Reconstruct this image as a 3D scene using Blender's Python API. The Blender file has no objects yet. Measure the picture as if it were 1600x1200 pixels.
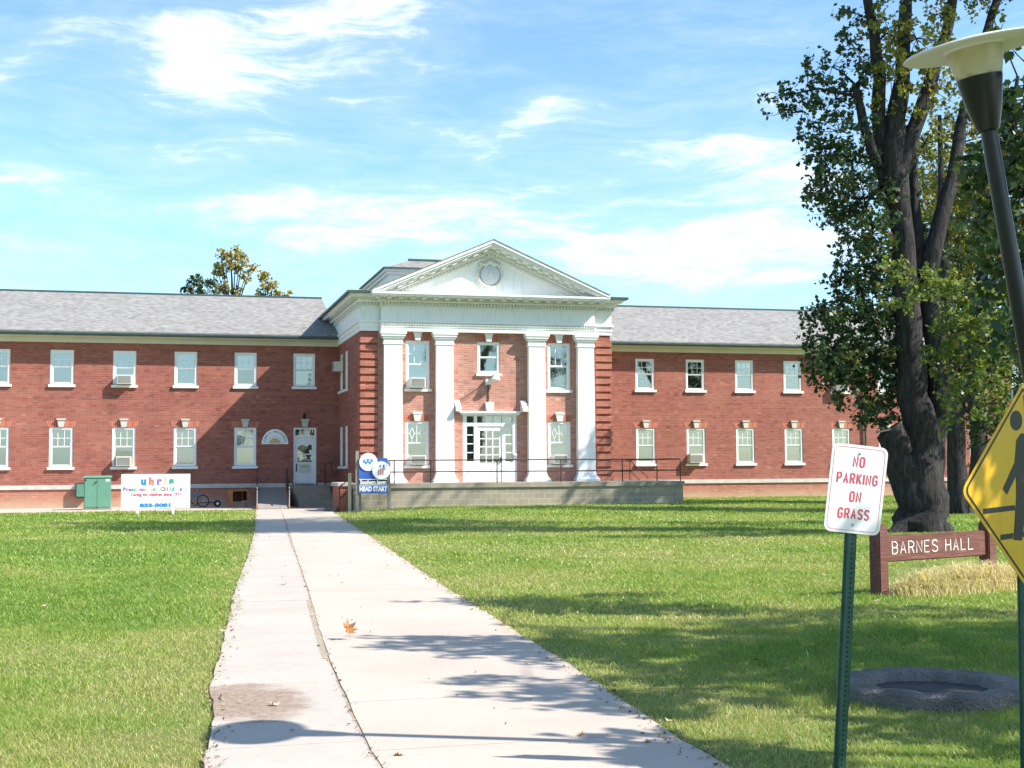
import bpy, bmesh, math, random
import numpy as np
from mathutils import Vector, Matrix
R = math.radians
scene = bpy.context.scene
COL = scene.collection
random.seed(7)

# ------------------------------------------------------------------ camera
FPX, PITCH, ROLL, YAW, EYE = 2110.9985, 0.0618, 0.0063, 0.2585, 1.6
cy, sy_ = math.cos(YAW), math.sin(YAW)
cp, sp_ = math.cos(PITCH), math.sin(PITCH)
v_right = Vector((cy, -sy_, 0)); v_fwd = Vector((sy_*cp, cy*cp, sp_)); v_up = v_right.cross(v_fwd)
c_x = v_right*math.cos(ROLL) - v_up*math.sin(ROLL)
c_y = v_right*math.sin(ROLL) + v_up*math.cos(ROLL)
cam_d = bpy.data.cameras.new('camera'); cam = bpy.data.objects.new('camera', cam_d); COL.objects.link(cam)
m3 = Matrix((c_x, c_y, -v_fwd)).transposed()
cam.matrix_world = Matrix.Translation((0, 0, EYE)) @ m3.to_4x4()
cam_d.sensor_width = 36; cam_d.lens = FPX/1600*36; cam_d.clip_end = 5000; cam_d.clip_start = 0.1
scene.camera = cam

def at(px, py, fw):
    """place at a horizontal distance fw in front of the photographer's position"""
    A, B = px-800, py-600
    a = A*math.cos(ROLL) - B*math.sin(ROLL); b = A*math.sin(ROLL) + B*math.cos(ROLL)
    r, u = a/FPX, -b/FPX
    f = cp - u*sp_; z = sp_ + u*cp
    d = Vector((r*cy + f*sy_, -r*sy_ + f*cy, z))
    return d*(fw/f) + Vector((0, 0, EYE))
def cf(right, fw, z=0.0):
    return Vector((right*cy + fw*sy_, -right*sy_ + fw*cy, z))

# ------------------------------------------------------------------ light and exposure
SUN_L = Vector((-0.95, 0.56, -1.0)).normalized()
sun_d = bpy.data.lights.new('sun', 'SUN'); sun = bpy.data.objects.new('sun', sun_d); COL.objects.link(sun)
sun_d.energy = 4.6; sun_d.angle = R(0.53); sun_d.color = (1.0, 0.95, 0.87)
sun.rotation_euler = SUN_L.to_track_quat('-Z', 'Y').to_euler(); sun.location = (60, -40, 60)
scene.view_settings.view_transform = 'Standard'; scene.view_settings.look = 'None'
scene.view_settings.exposure = 1.08; scene.view_settings.gamma = 1.0
scene.view_settings.use_curve_mapping = False
SUN_EL = math.asin(-SUN_L.z); SUN_AZ = math.atan2(-SUN_L.x, -SUN_L.y)

class NT:
    """small helper for node trees"""
    def __init__(s, tree): s.t = tree; s.n = tree.nodes; s.l = tree.links
    def new(s, typ, **kw):
        n = s.n.new(typ)
        for k, v in kw.items(): setattr(n, k, v)
        return n
    def put(s, sock, v):
        if v is None: return
        if isinstance(v, bpy.types.NodeSocket): s.l.new(v, sock)
        elif isinstance(v, (tuple, list)) and sock.type == 'RGBA' and len(v) == 3: sock.default_value = (*v, 1)
        else: sock.default_value = v
    def math(s, op, a, b=None, c=None, clamp=False):
        n = s.new('ShaderNodeMath', operation=op, use_clamp=clamp)
        s.put(n.inputs[0], a); s.put(n.inputs[1], b); s.put(n.inputs[2], c)
        return n.outputs[0]
    def mix(s, f, a, b, blend='MIX'):
        n = s.new('ShaderNodeMix', data_type='RGBA', blend_type=blend)
        s.put(n.inputs[0], f); s.put(n.inputs[6], a); s.put(n.inputs[7], b)
        return n.outputs[2]
    def noise(s, vec, scale, detail=4, rough=0.55, dist=0.0):
        n = s.new('ShaderNodeTexNoise')
        s.put(n.inputs['Vector'], vec); s.put(n.inputs['Scale'], scale); s.put(n.inputs['Detail'], detail)
        s.put(n.inputs['Roughness'], rough); s.put(n.inputs['Distortion'], dist)
        return n.outputs[0]
    def ramp(s, f, stops, interp='LINEAR'):
        n = s.new('ShaderNodeValToRGB'); n.color_ramp.interpolation = interp
        e = n.color_ramp.elements
        while len(e) < len(stops): e.new(0.5)
        for el, (p, c) in zip(e, stops):
            el.position = p; el.color = (*c, 1) if len(c) == 3 else c
        s.put(n.inputs[0], f); return n.outputs[0]
    def step(s, f, lo, hi):
        n = s.new('ShaderNodeMapRange', interpolation_type='SMOOTHSTEP')
        s.put(n.inputs[0], f); s.put(n.inputs[1], lo); s.put(n.inputs[2], hi); return n.outputs[0]
    def mapping(s, vec, loc=(0, 0, 0), rot=(0, 0, 0), scale=(1, 1, 1)):
        n = s.new('ShaderNodeMapping'); s.put(n.inputs[0], vec)
        n.inputs[1].default_value = loc; n.inputs[2].default_value = rot; n.inputs[3].default_value = scale
        return n.outputs[0]
    def sep(s, vec):
        n = s.new('ShaderNodeSeparateXYZ'); s.put(n.inputs[0], vec); return n.outputs
    def comb(s, x, y, z=0.0):
        n = s.new('ShaderNodeCombineXYZ'); s.put(n.inputs[0], x); s.put(n.inputs[1], y); s.put(n.inputs[2], z)
        return n.outputs[0]

# ------------------------------------------------------------------ sky
world = bpy.data.worlds.new('World'); scene.world = world; world.use_nodes = True
w = NT(world.node_tree); w.n.clear()
sky = w.new('ShaderNodeTexSky', sky_type='NISHITA', sun_disc=False)
sky.sun_elevation = SUN_EL; sky.sun_rotation = SUN_AZ; sky.air_density = 1.0; sky.dust_density = 0.6; sky.ozone_density = 1.6
tc = w.new('ShaderNodeTexCoord')
dx, dy, dz = w.sep(tc.outputs['Generated'])
az = w.math('SUBTRACT', w.math('ARCTAN2', dx, dy), YAW)
el = w.math('ARCSINE', dz)
KX = 2111.0
U = w.math('MULTIPLY', az, 2.111)      # about one unit per thousand photo pixels
V = w.math('MULTIPLY', el, 2.111)
uv = w.comb(U, V)
warp = w.new('ShaderNodeTexNoise'); w.put(warp.inputs['Vector'], uv); warp.inputs['Scale'].default_value = 3.0; warp.inputs['Detail'].default_value = 3
wx, wy, wz = w.sep(warp.outputs['Color'])
U2 = w.math('ADD', U, w.math('MULTIPLY', w.math('SUBTRACT', wx, 0.5), 0.16))
V2 = w.math('ADD', V, w.math('MULTIPLY', w.math('SUBTRACT', wy, 0.5), 0.09))
def blob(px, py, sx, sv, rot, amp):
    u0, v0 = (px-800)/1000, (731-py)/1000
    du = w.math('SUBTRACT', U2, u0); dv = w.math('SUBTRACT', V2, v0)
    c, s = math.cos(R(rot)), math.sin(R(rot))
    a = w.math('DIVIDE', w.math('ADD', w.math('MULTIPLY', du, c), w.math('MULTIPLY', dv, s)), sx/1000)
    b = w.math('DIVIDE', w.math('SUBTRACT', w.math('MULTIPLY', dv, c), w.math('MULTIPLY', du, s)), sv/1000)
    q = w.math('ADD', w.math('MULTIPLY', a, a), w.math('MULTIPLY', b, b))
    return w.math('MULTIPLY', w.math('EXPONENT', w.math('MULTIPLY', q, -1.0)), amp)
tot = None
for b in [(430, 105, 190, 75, 8, 1.0), (330, 150, 110, 60, -30, 0.75), (560, 30, 260, 45, 6, 0.75), (300, 60, 90, 35, 0, 0.5),
          (60, 145, 120, 30, 32, 0.7), (300, 262, 140, 20, 2, 0.75), (80, 308, 120, 22, -3, 0.8),
          (480, 335, 190, 34, 0, 0.85), (760, 310, 210, 40, 0, 0.8), (700, 385, 420, 40, -3, 0.75),
          (1040, 400, 300, 60, 0, 0.62), (1130, 265, 190, 50, -14, 0.9), (1230, 330, 180, 60, 0, 0.6), (860, 180, 60, 28, 20, 0.6),
          (720, 215, 170, 40, -12, 0.55), (1200, 175, 130, 35, -20, 0.55), (1180, 430, 260, 40, 0, 0.55), (150, 405, 220, 18, -2, 0.4),
          (-300, 200, 300, 60, 10, 0.7), (1900, 250, 350, 90, 0, 0.8), (400, -250, 400, 90, 12, 0.7), (1300, -300, 300, 60, 0, 0.6)]:
    q = blob(*b); tot = q if tot is None else w.math('ADD', tot, q)
fibre = w.noise(w.mapping(w.comb(U2, V2), rot=(0, 0, R(-12)), scale=(1.2, 6.5, 1)), 3.6, 10, 0.66, 0.5)
fine = w.noise(w.mapping(w.comb(U2, V2), rot=(0, 0, R(22)), scale=(1.6, 4.0, 1)), 11.0, 7, 0.6, 0.6)
dens = w.math('ADD', w.math('MULTIPLY', tot, 0.56), w.math('ADD', w.math('MULTIPLY', w.math('SUBTRACT', fibre, 0.5), 1.9), w.math('MULTIPLY', w.math('SUBTRACT', fine, 0.5), 0.55)))
cl = w.step(dens, 0.12, 1.15)
veil = w.math('MULTIPLY', w.step(w.math('ADD', dens, 0.3), 0.0, 1.2), 0.22)
cl = w.math('MAXIMUM', cl, veil, clamp=True)
up = w.step(el, -0.02, 0.01)
cl = w.math('MULTIPLY', cl, up)
hs = w.new('ShaderNodeHueSaturation'); hs.inputs['Saturation'].default_value = 1.0; hs.inputs['Value'].default_value = 1.0
w.put(hs.inputs['Color'], sky.outputs[0])
tint = w.mix(1.0, hs.outputs[0], (0.80, 0.99, 1.07), 'MULTIPLY')
cloudc = w.mix(cl, tint, (6.2, 6.25, 6.3))
bg = w.new('ShaderNodeBackground'); w.put(bg.inputs[0], cloudc); bg.inputs[1].default_value = 0.118
wo = w.new('ShaderNodeOutputWorld'); w.l.new(bg.outputs[0], wo.inputs[0])

# ------------------------------------------------------------------ materials
def mat(name, build):
    m = bpy.data.materials.new(name); m.use_nodes = True
    t = NT(m.node_tree); t.n.clear()
    out = t.new('ShaderNodeOutputMaterial'); res = build(t)
    t.l.new(res, out.inputs[0]); return m
def pbsdf(t, col, rough=0.7, bump=None, bdist=0.01, bstr=0.5, metal=0.0, spec=0.5):
    p = t.new('ShaderNodeBsdfPrincipled')
    t.put(p.inputs['Base Color'], col); t.put(p.inputs['Roughness'], rough); t.put(p.inputs['Metallic'], metal)
    t.put(p.inputs['Specular IOR Level'], spec)
    if bump is not None:
        b = t.new('ShaderNodeBump'); b.inputs['Strength'].default_value = bstr; b.inputs['Distance'].default_value = bdist
        t.put(b.inputs['Height'], bump); t.l.new(b.outputs[0], p.inputs['Normal'])
    return p.outputs[0]
def objco(t): return t.new('ShaderNodeTexCoord').outputs['Object']
def plain(name, col, rough=0.6, var=0.15, scale=6.0, metal=0.0, spec=0.4, bump=0.0):
    def b(t):
        o = objco(t)
        n = t.noise(o, scale, 5, 0.6); n2 = t.noise(o, scale*9, 3, 0.6)
        f = t.math('ADD', t.math('MULTIPLY', n, 0.7), t.math('MULTIPLY', n2, 0.3))
        d = tuple(max(0, c*(1-var)) for c in col); e = tuple(min(1, c*(1+var)) for c in col)
        return pbsdf(t, t.ramp(f, [(0.3, d), (0.7, e)]), rough, n2 if bump else None, 0.01, bump, metal, spec)
    return mat(name, b)

def brick_mat(name, c1, c2, mortar, stain=0.35, low=None):
    def b(t):
        o = objco(t); x, y, z = t.sep(o)
        v = t.comb(t.math('ADD', x, y), z)
        br = t.new('ShaderNodeTexBrick'); t.put(br.inputs['Vector'], v)
        br.inputs['Color1'].default_value = (*c1, 1); br.inputs['Color2'].default_value = (*c2, 1); br.inputs['Mortar'].default_value = (*mortar, 1)
        br.inputs['Scale'].default_value = 1.0; br.inputs['Mortar Size'].default_value = 0.007; br.inputs['Mortar Smooth'].default_value = 0.3
        br.inputs['Brick Width'].default_value = 0.215; br.inputs['Row Height'].default_value = 0.075; br.inputs['Bias'].default_value = -0.2
        # odd darker and paler bricks
        cell = t.comb(t.math('FLOOR', t.math('DIVIDE', t.math('ADD', x, y), 0.215)), t.math('FLOOR', t.math('DIVIDE', z, 0.075)))
        wn = t.new('ShaderNodeTexWhiteNoise', noise_dimensions='2D'); t.put(wn.inputs[0], cell)
        tone = t.ramp(wn.outputs[0], [(0.0, (0.72, 0.70, 0.72)), (0.2, (0.93, 0.92, 0.92)), (0.75, (1.04, 1.04, 1.04)), (0.985, (1.14, 1.15, 1.15)), (1.0, (1.35, 1.6, 1.6))])
        col = t.mix(1.0, br.outputs['Color'], tone, 'MULTIPLY')
        # courses weather unevenly
        band = t.noise(t.comb(t.math('MULTIPLY', t.math('ADD', x, y), 0.25), t.math('MULTIPLY', z, 5.0)), 1.0, 5, 0.6)
        col = t.mix(t.math('MULTIPLY', t.step(band, 0.35, 0.75), 0.22), col, (0.46, 0.20, 0.14))
        big = t.noise(v, 0.45, 6, 0.65)
        col = t.mix(t.math('MULTIPLY', t.step(big, 0.42, 0.72), stain), col, (0.50, 0.235, 0.17))
        drk = t.noise(t.comb(t.math('MULTIPLY', t.math('ADD', x, y), 1.3), t.math('MULTIPLY', z, 0.35)), 1.1, 5, 0.65)
        col = t.mix(t.math('MULTIPLY', t.step(drk, 0.55, 0.78), 0.4), col, (0.13, 0.06, 0.05))
        if low:
            f = t.math('MULTIPLY', t.step(t.math('ADD', z, t.math('MULTIPLY', t.noise(v, 0.9, 5, 0.7), 0.9)), 1.15, 0.45), low[1])
            col = t.mix(f, col, low[0])
        return pbsdf(t, col, 0.85, br.outputs['Fac'], 0.006, -0.6, 0, 0.2)
    return mat(name, b)
M = {}
M['brick'] = brick_mat('red_brick', (0.270, 0.080, 0.057), (0.225, 0.063, 0.047), (0.31, 0.18, 0.15), 0.22, ((0.36, 0.21, 0.15), 0.5))
M['porch_brick'] = brick_mat('porch_brick', (0.44, 0.20, 0.150), (0.38, 0.165, 0.122), (0.52, 0.40, 0.34), 0.35)  # paler and pinker than the wing brick, carrying the bright haze over the portico
M['plinth_brick'] = brick_mat('plinth_brick', (0.38, 0.12, 0.075), (0.31, 0.095, 0.06), (0.42, 0.28, 0.22), 0.4, ((0.48, 0.36, 0.24), 0.75))
M['quoin_brick'] = brick_mat('quoin_brick', (0.38, 0.115, 0.075), (0.32, 0.095, 0.062), (0.42, 0.25, 0.19), 0.25)

def arch_brick(t):
    o = objco(t); x, y, z = t.sep(o)
    k = t.math('DIVIDE', t.math('SUBTRACT', x, t.math('MULTIPLY', t.math('MULTIPLY', x, t.math('SUBTRACT', z, 1.8)), 0.25)), 0.075)
    wn = t.new('ShaderNodeTexWhiteNoise', noise_dimensions='1D'); t.put(wn.inputs[1], t.math('FLOOR', k))
    f = t.math('FRACT', k); j = t.math('LESS_THAN', f, 0.18)
    col = t.mix(j, t.ramp(wn.outputs[0], [(0.0, (0.33, 0.085, 0.055)), (1.0, (0.46, 0.14, 0.085))]), (0.46, 0.30, 0.23))
    return pbsdf(t, col, 0.85, None, 0, 0, 0, 0.2)
M['arch_brick'] = mat('arch_brick', arch_brick)
def white_paint(t):
    o = objco(t); x, y, z = t.sep(o)
    n = t.noise(t.comb(t.math('MULTIPLY', t.math('ADD', x, y), 3.0), t.math('MULTIPLY', z, 0.8)), 2.0, 6, 0.65)
    s = t.noise(o, 7.0, 5, 0.7)
    col = t.mix(t.math('MULTIPLY', t.step(n, 0.48, 0.72), 0.45), (0.80, 0.80, 0.79), (0.56, 0.54, 0.50))
    col = t.mix(t.math('MULTIPLY', t.step(s, 0.62, 0.75), 0.35), col, (0.55, 0.52, 0.46))
    return pbsdf(t, col, 0.55, s, 0.004, 0.3, 0, 0.35)
M['white'] = mat('white_paint', white_paint)
M['trim'] = plain('old_white_trim', (0.66, 0.65, 0.60), 0.6, 0.12, 2.5, bump=0.2)
M['fascia'] = plain('cream_fascia', (0.60, 0.585, 0.50), 0.6, 0.10, 1.2)
M['stone'] = plain('pale_limestone', (0.50, 0.475, 0.42), 0.85, 0.22, 3.0, bump=0.3)
M['gutter'] = plain('dark_gutter_metal', (0.055, 0.085, 0.085), 0.5, 0.3, 2.0, 0.3)
def shingle(t):
    o = objco(t); x, y, z = t.sep(o)
    q = t.comb(t.math('FLOOR', t.math('DIVIDE', t.math('ADD', x, t.math('MULTIPLY', t.math('FLOOR', t.math('DIVIDE', z, 0.045)), 0.137)), 0.20)), t.math('FLOOR', t.math('DIVIDE', z, 0.045)))
    wn = t.new('ShaderNodeTexWhiteNoise', noise_dimensions='2D'); t.put(wn.inputs[0], q)
    n = t.noise(t.comb(t.math('MULTIPLY', x, 0.35), t.math('MULTIPLY', z, 1.3)), 1.6, 6, 0.65)
    f = t.math('ADD', t.math('MULTIPLY', wn.outputs[0], 0.6), t.math('MULTIPLY', n, 0.45))
    col = t.ramp(f, [(0.1, (0.155, 0.147, 0.142)), (0.4, (0.215, 0.205, 0.195)), (0.7, (0.255, 0.245, 0.232)), (0.98, (0.32, 0.305, 0.288))])
    return pbsdf(t, col, 0.95, wn.outputs[0], 0.01, 0.3, 0, 0.15)
M['shingle'] = mat('grey_shingle', shingle)
def concrete(t):
    o = objco(t); x, y, z = t.sep(o)
    a = t.noise(o, 0.6, 6, 0.6); b = t.noise(o, 14, 5, 0.7); c = t.noise(o, 120, 3, 0.7); d = t.noise(o, 2.6, 6, 0.7)
    col = t.ramp(a, [(0.3, (0.425, 0.355, 0.30)), (0.7, (0.495, 0.42, 0.355))])
    col = t.mix(t.math('MULTIPLY', t.step(b, 0.5, 0.75), 0.25), col, (0.31, 0.265, 0.22))
    col = t.mix(t.math('MULTIPLY', t.step(c, 0.55, 0.72), 0.35), col, (0.25, 0.215, 0.18))
    col = t.mix(t.math('MULTIPLY', t.step(d, 0.60, 0.75), 0.3), col, (0.34, 0.275, 0.225))
    return pbsdf(t, col, 0.9, t.math('ADD', c, t.math('MULTIPLY', b, 0.6)), 0.006, 0.45, 0, 0.2)
M['concrete'] = mat('pale_concrete', concrete)
def concrete2(t):
    o = objco(t); x, y, z = t.sep(o)
    a = t.noise(o, 0.8, 6, 0.6); b = t.noise(o, 11, 5, 0.7); c = t.noise(o, 110, 3, 0.7)
    col = t.ramp(a, [(0.3, (0.40, 0.345, 0.30)), (0.7, (0.475, 0.415, 0.365))])
    col = t.mix(t.math('MULTIPLY', t.step(b, 0.48, 0.72), 0.3), col, (0.29, 0.265, 0.235))
    col = t.mix(t.math('MULTIPLY', t.step(c, 0.55, 0.7), 0.45), col, (0.22, 0.20, 0.175))
    # spalled brown patch
    dx = t.math('SUBTRACT', x, 0.62); dy = t.math('SUBTRACT', y, 9.45)
    rr = t.math('ADD', t.math('MULTIPLY', t.math('MULTIPLY', dx, dx), 3.2), t.math('MULTIPLY', t.math('MULTIPLY', dy, dy), 0.9))
    f = t.step(t.math('ADD', rr, t.math('MULTIPLY', t.math('SUBTRACT', t.noise(o, 3.2, 6, 0.75), 0.5), 1.3)), 0.75, 0.25)
    col = t.mix(t.math('MULTIPLY', f, 0.85), col, t.ramp(t.noise(o, 26, 5, 0.8), [(0.35, (0.15, 0.10, 0.07)), (0.65, (0.36, 0.26, 0.19))]))
    return pbsdf(t, col, 0.9, t.math('ADD', c, t.math('MULTIPLY', b, 0.6)), 0.006, 0.5, 0, 0.2)
M['concrete_old'] = mat('old_grey_concrete', concrete2)
def block(t):
    o = objco(t); x, y, z = t.sep(o)
    v = t.comb(t.math('ADD', x, y), z)
    br = t.new('ShaderNodeTexBrick'); t.put(br.inputs['Vector'], v)
    br.inputs['Color1'].default_value = (0.34, 0.295, 0.22, 1); br.inputs['Color2'].default_value = (0.285, 0.25, 0.19, 1); br.inputs['Mortar'].default_value = (0.44, 0.39, 0.31, 1)
    br.inputs['Scale'].default_value = 1.0; br.inputs['Mortar Size'].default_value = 0.012; br.inputs['Brick Width'].default_value = 0.42; br.inputs['Row Height'].default_value = 0.21
    s = t.noise(t.comb(t.math('MULTIPLY', x, 1.0), t.math('MULTIPLY', z, 1.6)), 1.3, 6, 0.7)
    col = t.mix(t.math('MULTIPLY', t.step(s, 0.45, 0.7), 0.5), br.outputs[0], (0.22, 0.205, 0.175))
    n = t.noise(o, 30, 4, 0.7); col = t.mix(t.math('MULTIPLY', t.step(n, 0.5, 0.7), 0.25), col, (0.2, 0.18, 0.15))
    return pbsdf(t, col, 0.92, t.math('ADD', t.math('MULTIPLY', br.outputs['Fac'], -1.0), n), 0.008, 0.5, 0, 0.15)
M['block'] = mat('concrete_block', block)
M['capslab'] = plain('weathered_cap_concrete', (0.29, 0.25, 0.195), 0.9, 0.3, 3.0, bump=0.5)
M['iron'] = plain('rusty_dark_iron', (0.06, 0.035, 0.030), 0.7, 0.35, 12)
M['black'] = plain('black_paint', (0.007, 0.0085, 0.012), 0.30, 0.3, 9, 0, 0.35)
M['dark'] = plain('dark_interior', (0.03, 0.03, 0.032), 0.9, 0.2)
M['steel'] = plain('dull_galvanised_steel', (0.42, 0.43, 0.43), 0.45, 0.2, 8, 0.6)
def glass(t):
    g = t.new('ShaderNodeBsdfGlossy'); g.inputs['Roughness'].default_value = 0.03; g.inputs['Color'].default_value = (1, 1, 1, 1)
    n = t.noise(objco(t), 1.7, 3, 0.5)
    b = t.new('ShaderNodeBump'); b.inputs['Strength'].default_value = 0.05; b.inputs['Distance'].default_value = 0.03; t.put(b.inputs['Height'], n); t.l.new(b.outputs[0], g.inputs['Normal'])
    tr = t.new('ShaderNodeBsdfTransparent'); tr.inputs[0].default_value = (0.86, 0.9, 0.9, 1)
    lw = t.new('ShaderNodeFresnel'); lw.inputs[0].default_value = 1.52
    mx = t.new('ShaderNodeMixShader'); t.put(mx.inputs[0], t.math('MULTIPLY_ADD', lw.outputs[0], 1.0, 0.14)); t.l.new(tr.outputs[0], mx.inputs[1]); t.l.new(g.outputs[0], mx.inputs[2])
    return mx.outputs[0]
M['glass'] = mat('window_glass', glass)
M['blind_sky_tint'] = plain('sky_tint_blind', (0.66, 0.76, 0.82), 0.8, 0.06, 4)  # blue and paleness stand for sky reflected in the panes
M['blind_cream'] = plain('cream_blind', (0.60, 0.60, 0.54), 0.8, 0.08, 4)
M['blind_white'] = plain('white_blind', (0.78, 0.80, 0.82), 0.8, 0.06, 4)
M['curtain_dark'] = plain('dark_curtain', (0.10, 0.105, 0.11), 0.9, 0.3, 5)
M['ac_body'] = plain('beige_appliance', (0.60, 0.58, 0.52), 0.5, 0.08, 8)
M['ac_grille'] = plain('grey_grille', (0.13, 0.13, 0.13), 0.7, 0.4, 40)
M['tan'] = plain('tan_plywood', (0.40, 0.30, 0.18), 0.8, 0.2, 6)
M['box_green'] = plain('green_cabinet_paint', (0.115, 0.27, 0.185), 0.45, 0.10, 2.5)
M['box_green_dark'] = plain('green_cabinet_side', (0.10, 0.24, 0.165), 0.45, 0.10, 2.5)
M['sign_white'] = plain('white_sign_sheeting', (0.82, 0.81, 0.80), 0.4, 0.04, 3)
M['sign_red'] = plain('faded_red_lettering', (0.62, 0.075, 0.115), 0.5, 0.15, 12)
M['post_green'] = plain('green_enamel_post', (0.028, 0.085, 0.066), 0.42, 0.3, 14, 0.2)
M['hole'] = plain('hole_dark', (0.01, 0.012, 0.012), 0.9, 0.1)
def yellow(t):
    o = objco(t); x, y, z = t.sep(o)
    n = t.noise(t.comb(t.math('MULTIPLY', x, 26.0), t.math('MULTIPLY', z, 1.5)), 2.0, 4, 0.6)
    m = t.noise(o, 4, 5, 0.6)
    col = t.mix(t.math('MULTIPLY', t.step(n, 0.4, 0.7), 0.22), (0.60, 0.345, 0.012), (0.44, 0.25, 0.016))
    col = t.mix(t.math('MULTIPLY', t.step(m, 0.55, 0.75), 0.25), col, (0.36, 0.22, 0.03))
    return pbsdf(t, col, 0.45, None, 0, 0, 0, 0.4)
M['sign_yellow'] = mat('yellow_sign_sheeting', yellow)
M['sign_black'] = plain('black_sign_print', (0.02, 0.018, 0.018), 0.5, 0.2, 20)
M['rust'] = plain('rust_stain', (0.26, 0.10, 0.03), 0.8, 0.3, 30)
def redwood(t):
    o = objco(t); x, y, z = t.sep(o)
    n = t.noise(t.comb(t.math('MULTIPLY', x, 1.2), t.math('MULTIPLY', y, 12), t.math('MULTIPLY', z, 26)), 2.0, 6, 0.65, 0.6)
    m = t.noise(o, 3, 5, 0.6)
    col = t.ramp(n, [(0.3, (0.085, 0.032, 0.026)), (0.55, (0.155, 0.068, 0.055)), (0.8, (0.25, 0.13, 0.108))])
    col = t.mix(t.math('MULTIPLY', t.step(m, 0.5, 0.75), 0.35), col, (0.27, 0.15, 0.13))
    return pbsdf(t, col, 0.8, n, 0.006, 0.6, 0, 0.2)
M['redwood'] = mat('stained_red_timber', redwood)
M['greywood'] = plain('weathered_grey_wood', (0.26, 0.235, 0.20), 0.9, 0.3, 10, bump=0.4)
M['palewood'] = plain('pale_raw_wood', (0.46, 0.39, 0.28), 0.85, 0.2, 10, bump=0.3)
M['orangewood'] = plain('orange_pine', (0.42, 0.15, 0.055), 0.6, 0.25, 6, bump=0.2)
M['cabinet_dark'] = plain('dark_cabinet_inside', (0.13, 0.05, 0.035), 0.8, 0.3, 6)
M['pinkpaint'] = plain('faded_pink_plastic', (0.36, 0.21, 0.20), 0.6, 0.15, 8)
M['bluepaint'] = plain('blue_bike_paint', (0.04, 0.20, 0.36), 0.35, 0.15, 8)
M['rubber'] = plain('black_rubber', (0.018, 0.018, 0.018), 0.85, 0.2, 20)
M['hs_blue'] = plain('royal_blue_panel', (0.05, 0.11, 0.46), 0.4, 0.15, 3)
M['red_print'] = plain('red_print', (0.45, 0.06, 0.06), 0.5, 0.1)
M['lamp_white'] = plain('aged_white_enamel', (0.64, 0.64, 0.67), 0.5, 0.07, 4)
def globe(t):
    o = objco(t); x, y, z = t.sep(o)
    n = t.noise(o, 6, 5, 0.6)
    col = t.mix(t.step(n, 0.35, 0.7), (0.70, 0.66, 0.50), (0.58, 0.52, 0.34))
    d = t.step(t.math('ADD', z, t.math('MULTIPLY', t.noise(o, 16, 5, 0.75), 0.10)), 0.075, 0.02)
    col = t.mix(t.math('MULTIPLY', d, 0.75), col, (0.12, 0.10, 0.07))
    p = t.new('ShaderNodeBsdfPrincipled'); t.put(p.inputs['Base Color'], col); p.inputs['Roughness'].default_value = 0.3
    tr = t.new('ShaderNodeBsdfTranslucent'); t.put(tr.inputs[0], col)
    mx = t.new('ShaderNodeMixShader'); mx.inputs[0].default_value = 0.35; t.l.new(p.outputs[0], mx.inputs[1]); t.l.new(tr.outputs[0], mx.inputs[2])
    return mx.outputs[0]
M['globe'] = mat('yellowed_diffuser', globe)
def old_ring(t):
    o = objco(t)
    a = t.noise(o, 3, 6, 0.7); b = t.noise(o, 22, 5, 0.75); v = t.new('ShaderNodeTexVoronoi'); t.put(v.inputs['Vector'], o); v.inputs['Scale'].default_value = 60
    col = t.ramp(a, [(0.3, (0.12, 0.108, 0.10)), (0.7, (0.27, 0.245, 0.22))])
    col = t.mix(t.math('MULTIPLY', t.step(b, 0.5, 0.7), 0.6), col, (0.11, 0.10, 0.095))
    return pbsdf(t, col, 0.95, t.math('ADD', b, t.math('MULTIPLY', v.outputs[0], 0.6)), 0.03, 0.9, 0, 0.15)
M['ring'] = mat('rough_old_concrete', old_ring)
def bark(t):
    o = objco(t); x, y, z = t.sep(o)
    q = t.comb(t.math('MULTIPLY', x, 9), t.math('MULTIPLY', y, 9), t.math('MULTIPLY', z, 1.7))
    n = t.noise(q, 1.5, 7, 0.7, 0.8); m = t.noise(o, 1.2, 5, 0.6)
    col = t.ramp(n, [(0.32, (0.014, 0.013, 0.014)), (0.5, (0.042, 0.038, 0.038)), (0.75, (0.095, 0.087, 0.083))])
    col = t.mix(t.math('MULTIPLY', t.step(m, 0.5, 0.8), 0.35), col, (0.07, 0.068, 0.068))
    return pbsdf(t, col, 0.95, n, 0.05, 1.0, 0, 0.1)
M['bark'] = mat('furrowed_bark', bark)
M['cutwood'] = plain('grey_cut_wood', (0.13, 0.115, 0.10), 0.9, 0.3, 8)
def leafmat(name, stops, trans=0.35):
    def b(t):
        a = t.new('ShaderNodeAttribute', attribute_name='tone')
        col = t.ramp(a.outputs['Fac'], stops)
        p = t.new('ShaderNodeBsdfPrincipled'); t.put(p.inputs['Base Color'], col); p.inputs['Roughness'].default_value = 0.42; p.inputs['Specular IOR Level'].default_value = 0.45
        tr = t.new('ShaderNodeBsdfTranslucent'); t.put(tr.inputs[0], t.mix(1.0, col, (1.35, 1.3, 0.7), 'MULTIPLY'))
        mx = t.new('ShaderNodeMixShader'); mx.inputs[0].default_value = trans; t.l.new(p.outputs[0], mx.inputs[1]); t.l.new(tr.outputs[0], mx.inputs[2])
        return mx.outputs[0]
    return mat(name, b)
M['leaf_green'] = leafmat('maple_leaf_green', [(0.0, (0.026, 0.055, 0.022)), (0.55, (0.050, 0.095, 0.034)), (0.85, (0.095, 0.125, 0.035)), (0.97, (0.20, 0.13, 0.035)), (1.0, (0.26, 0.12, 0.035))])
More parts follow.
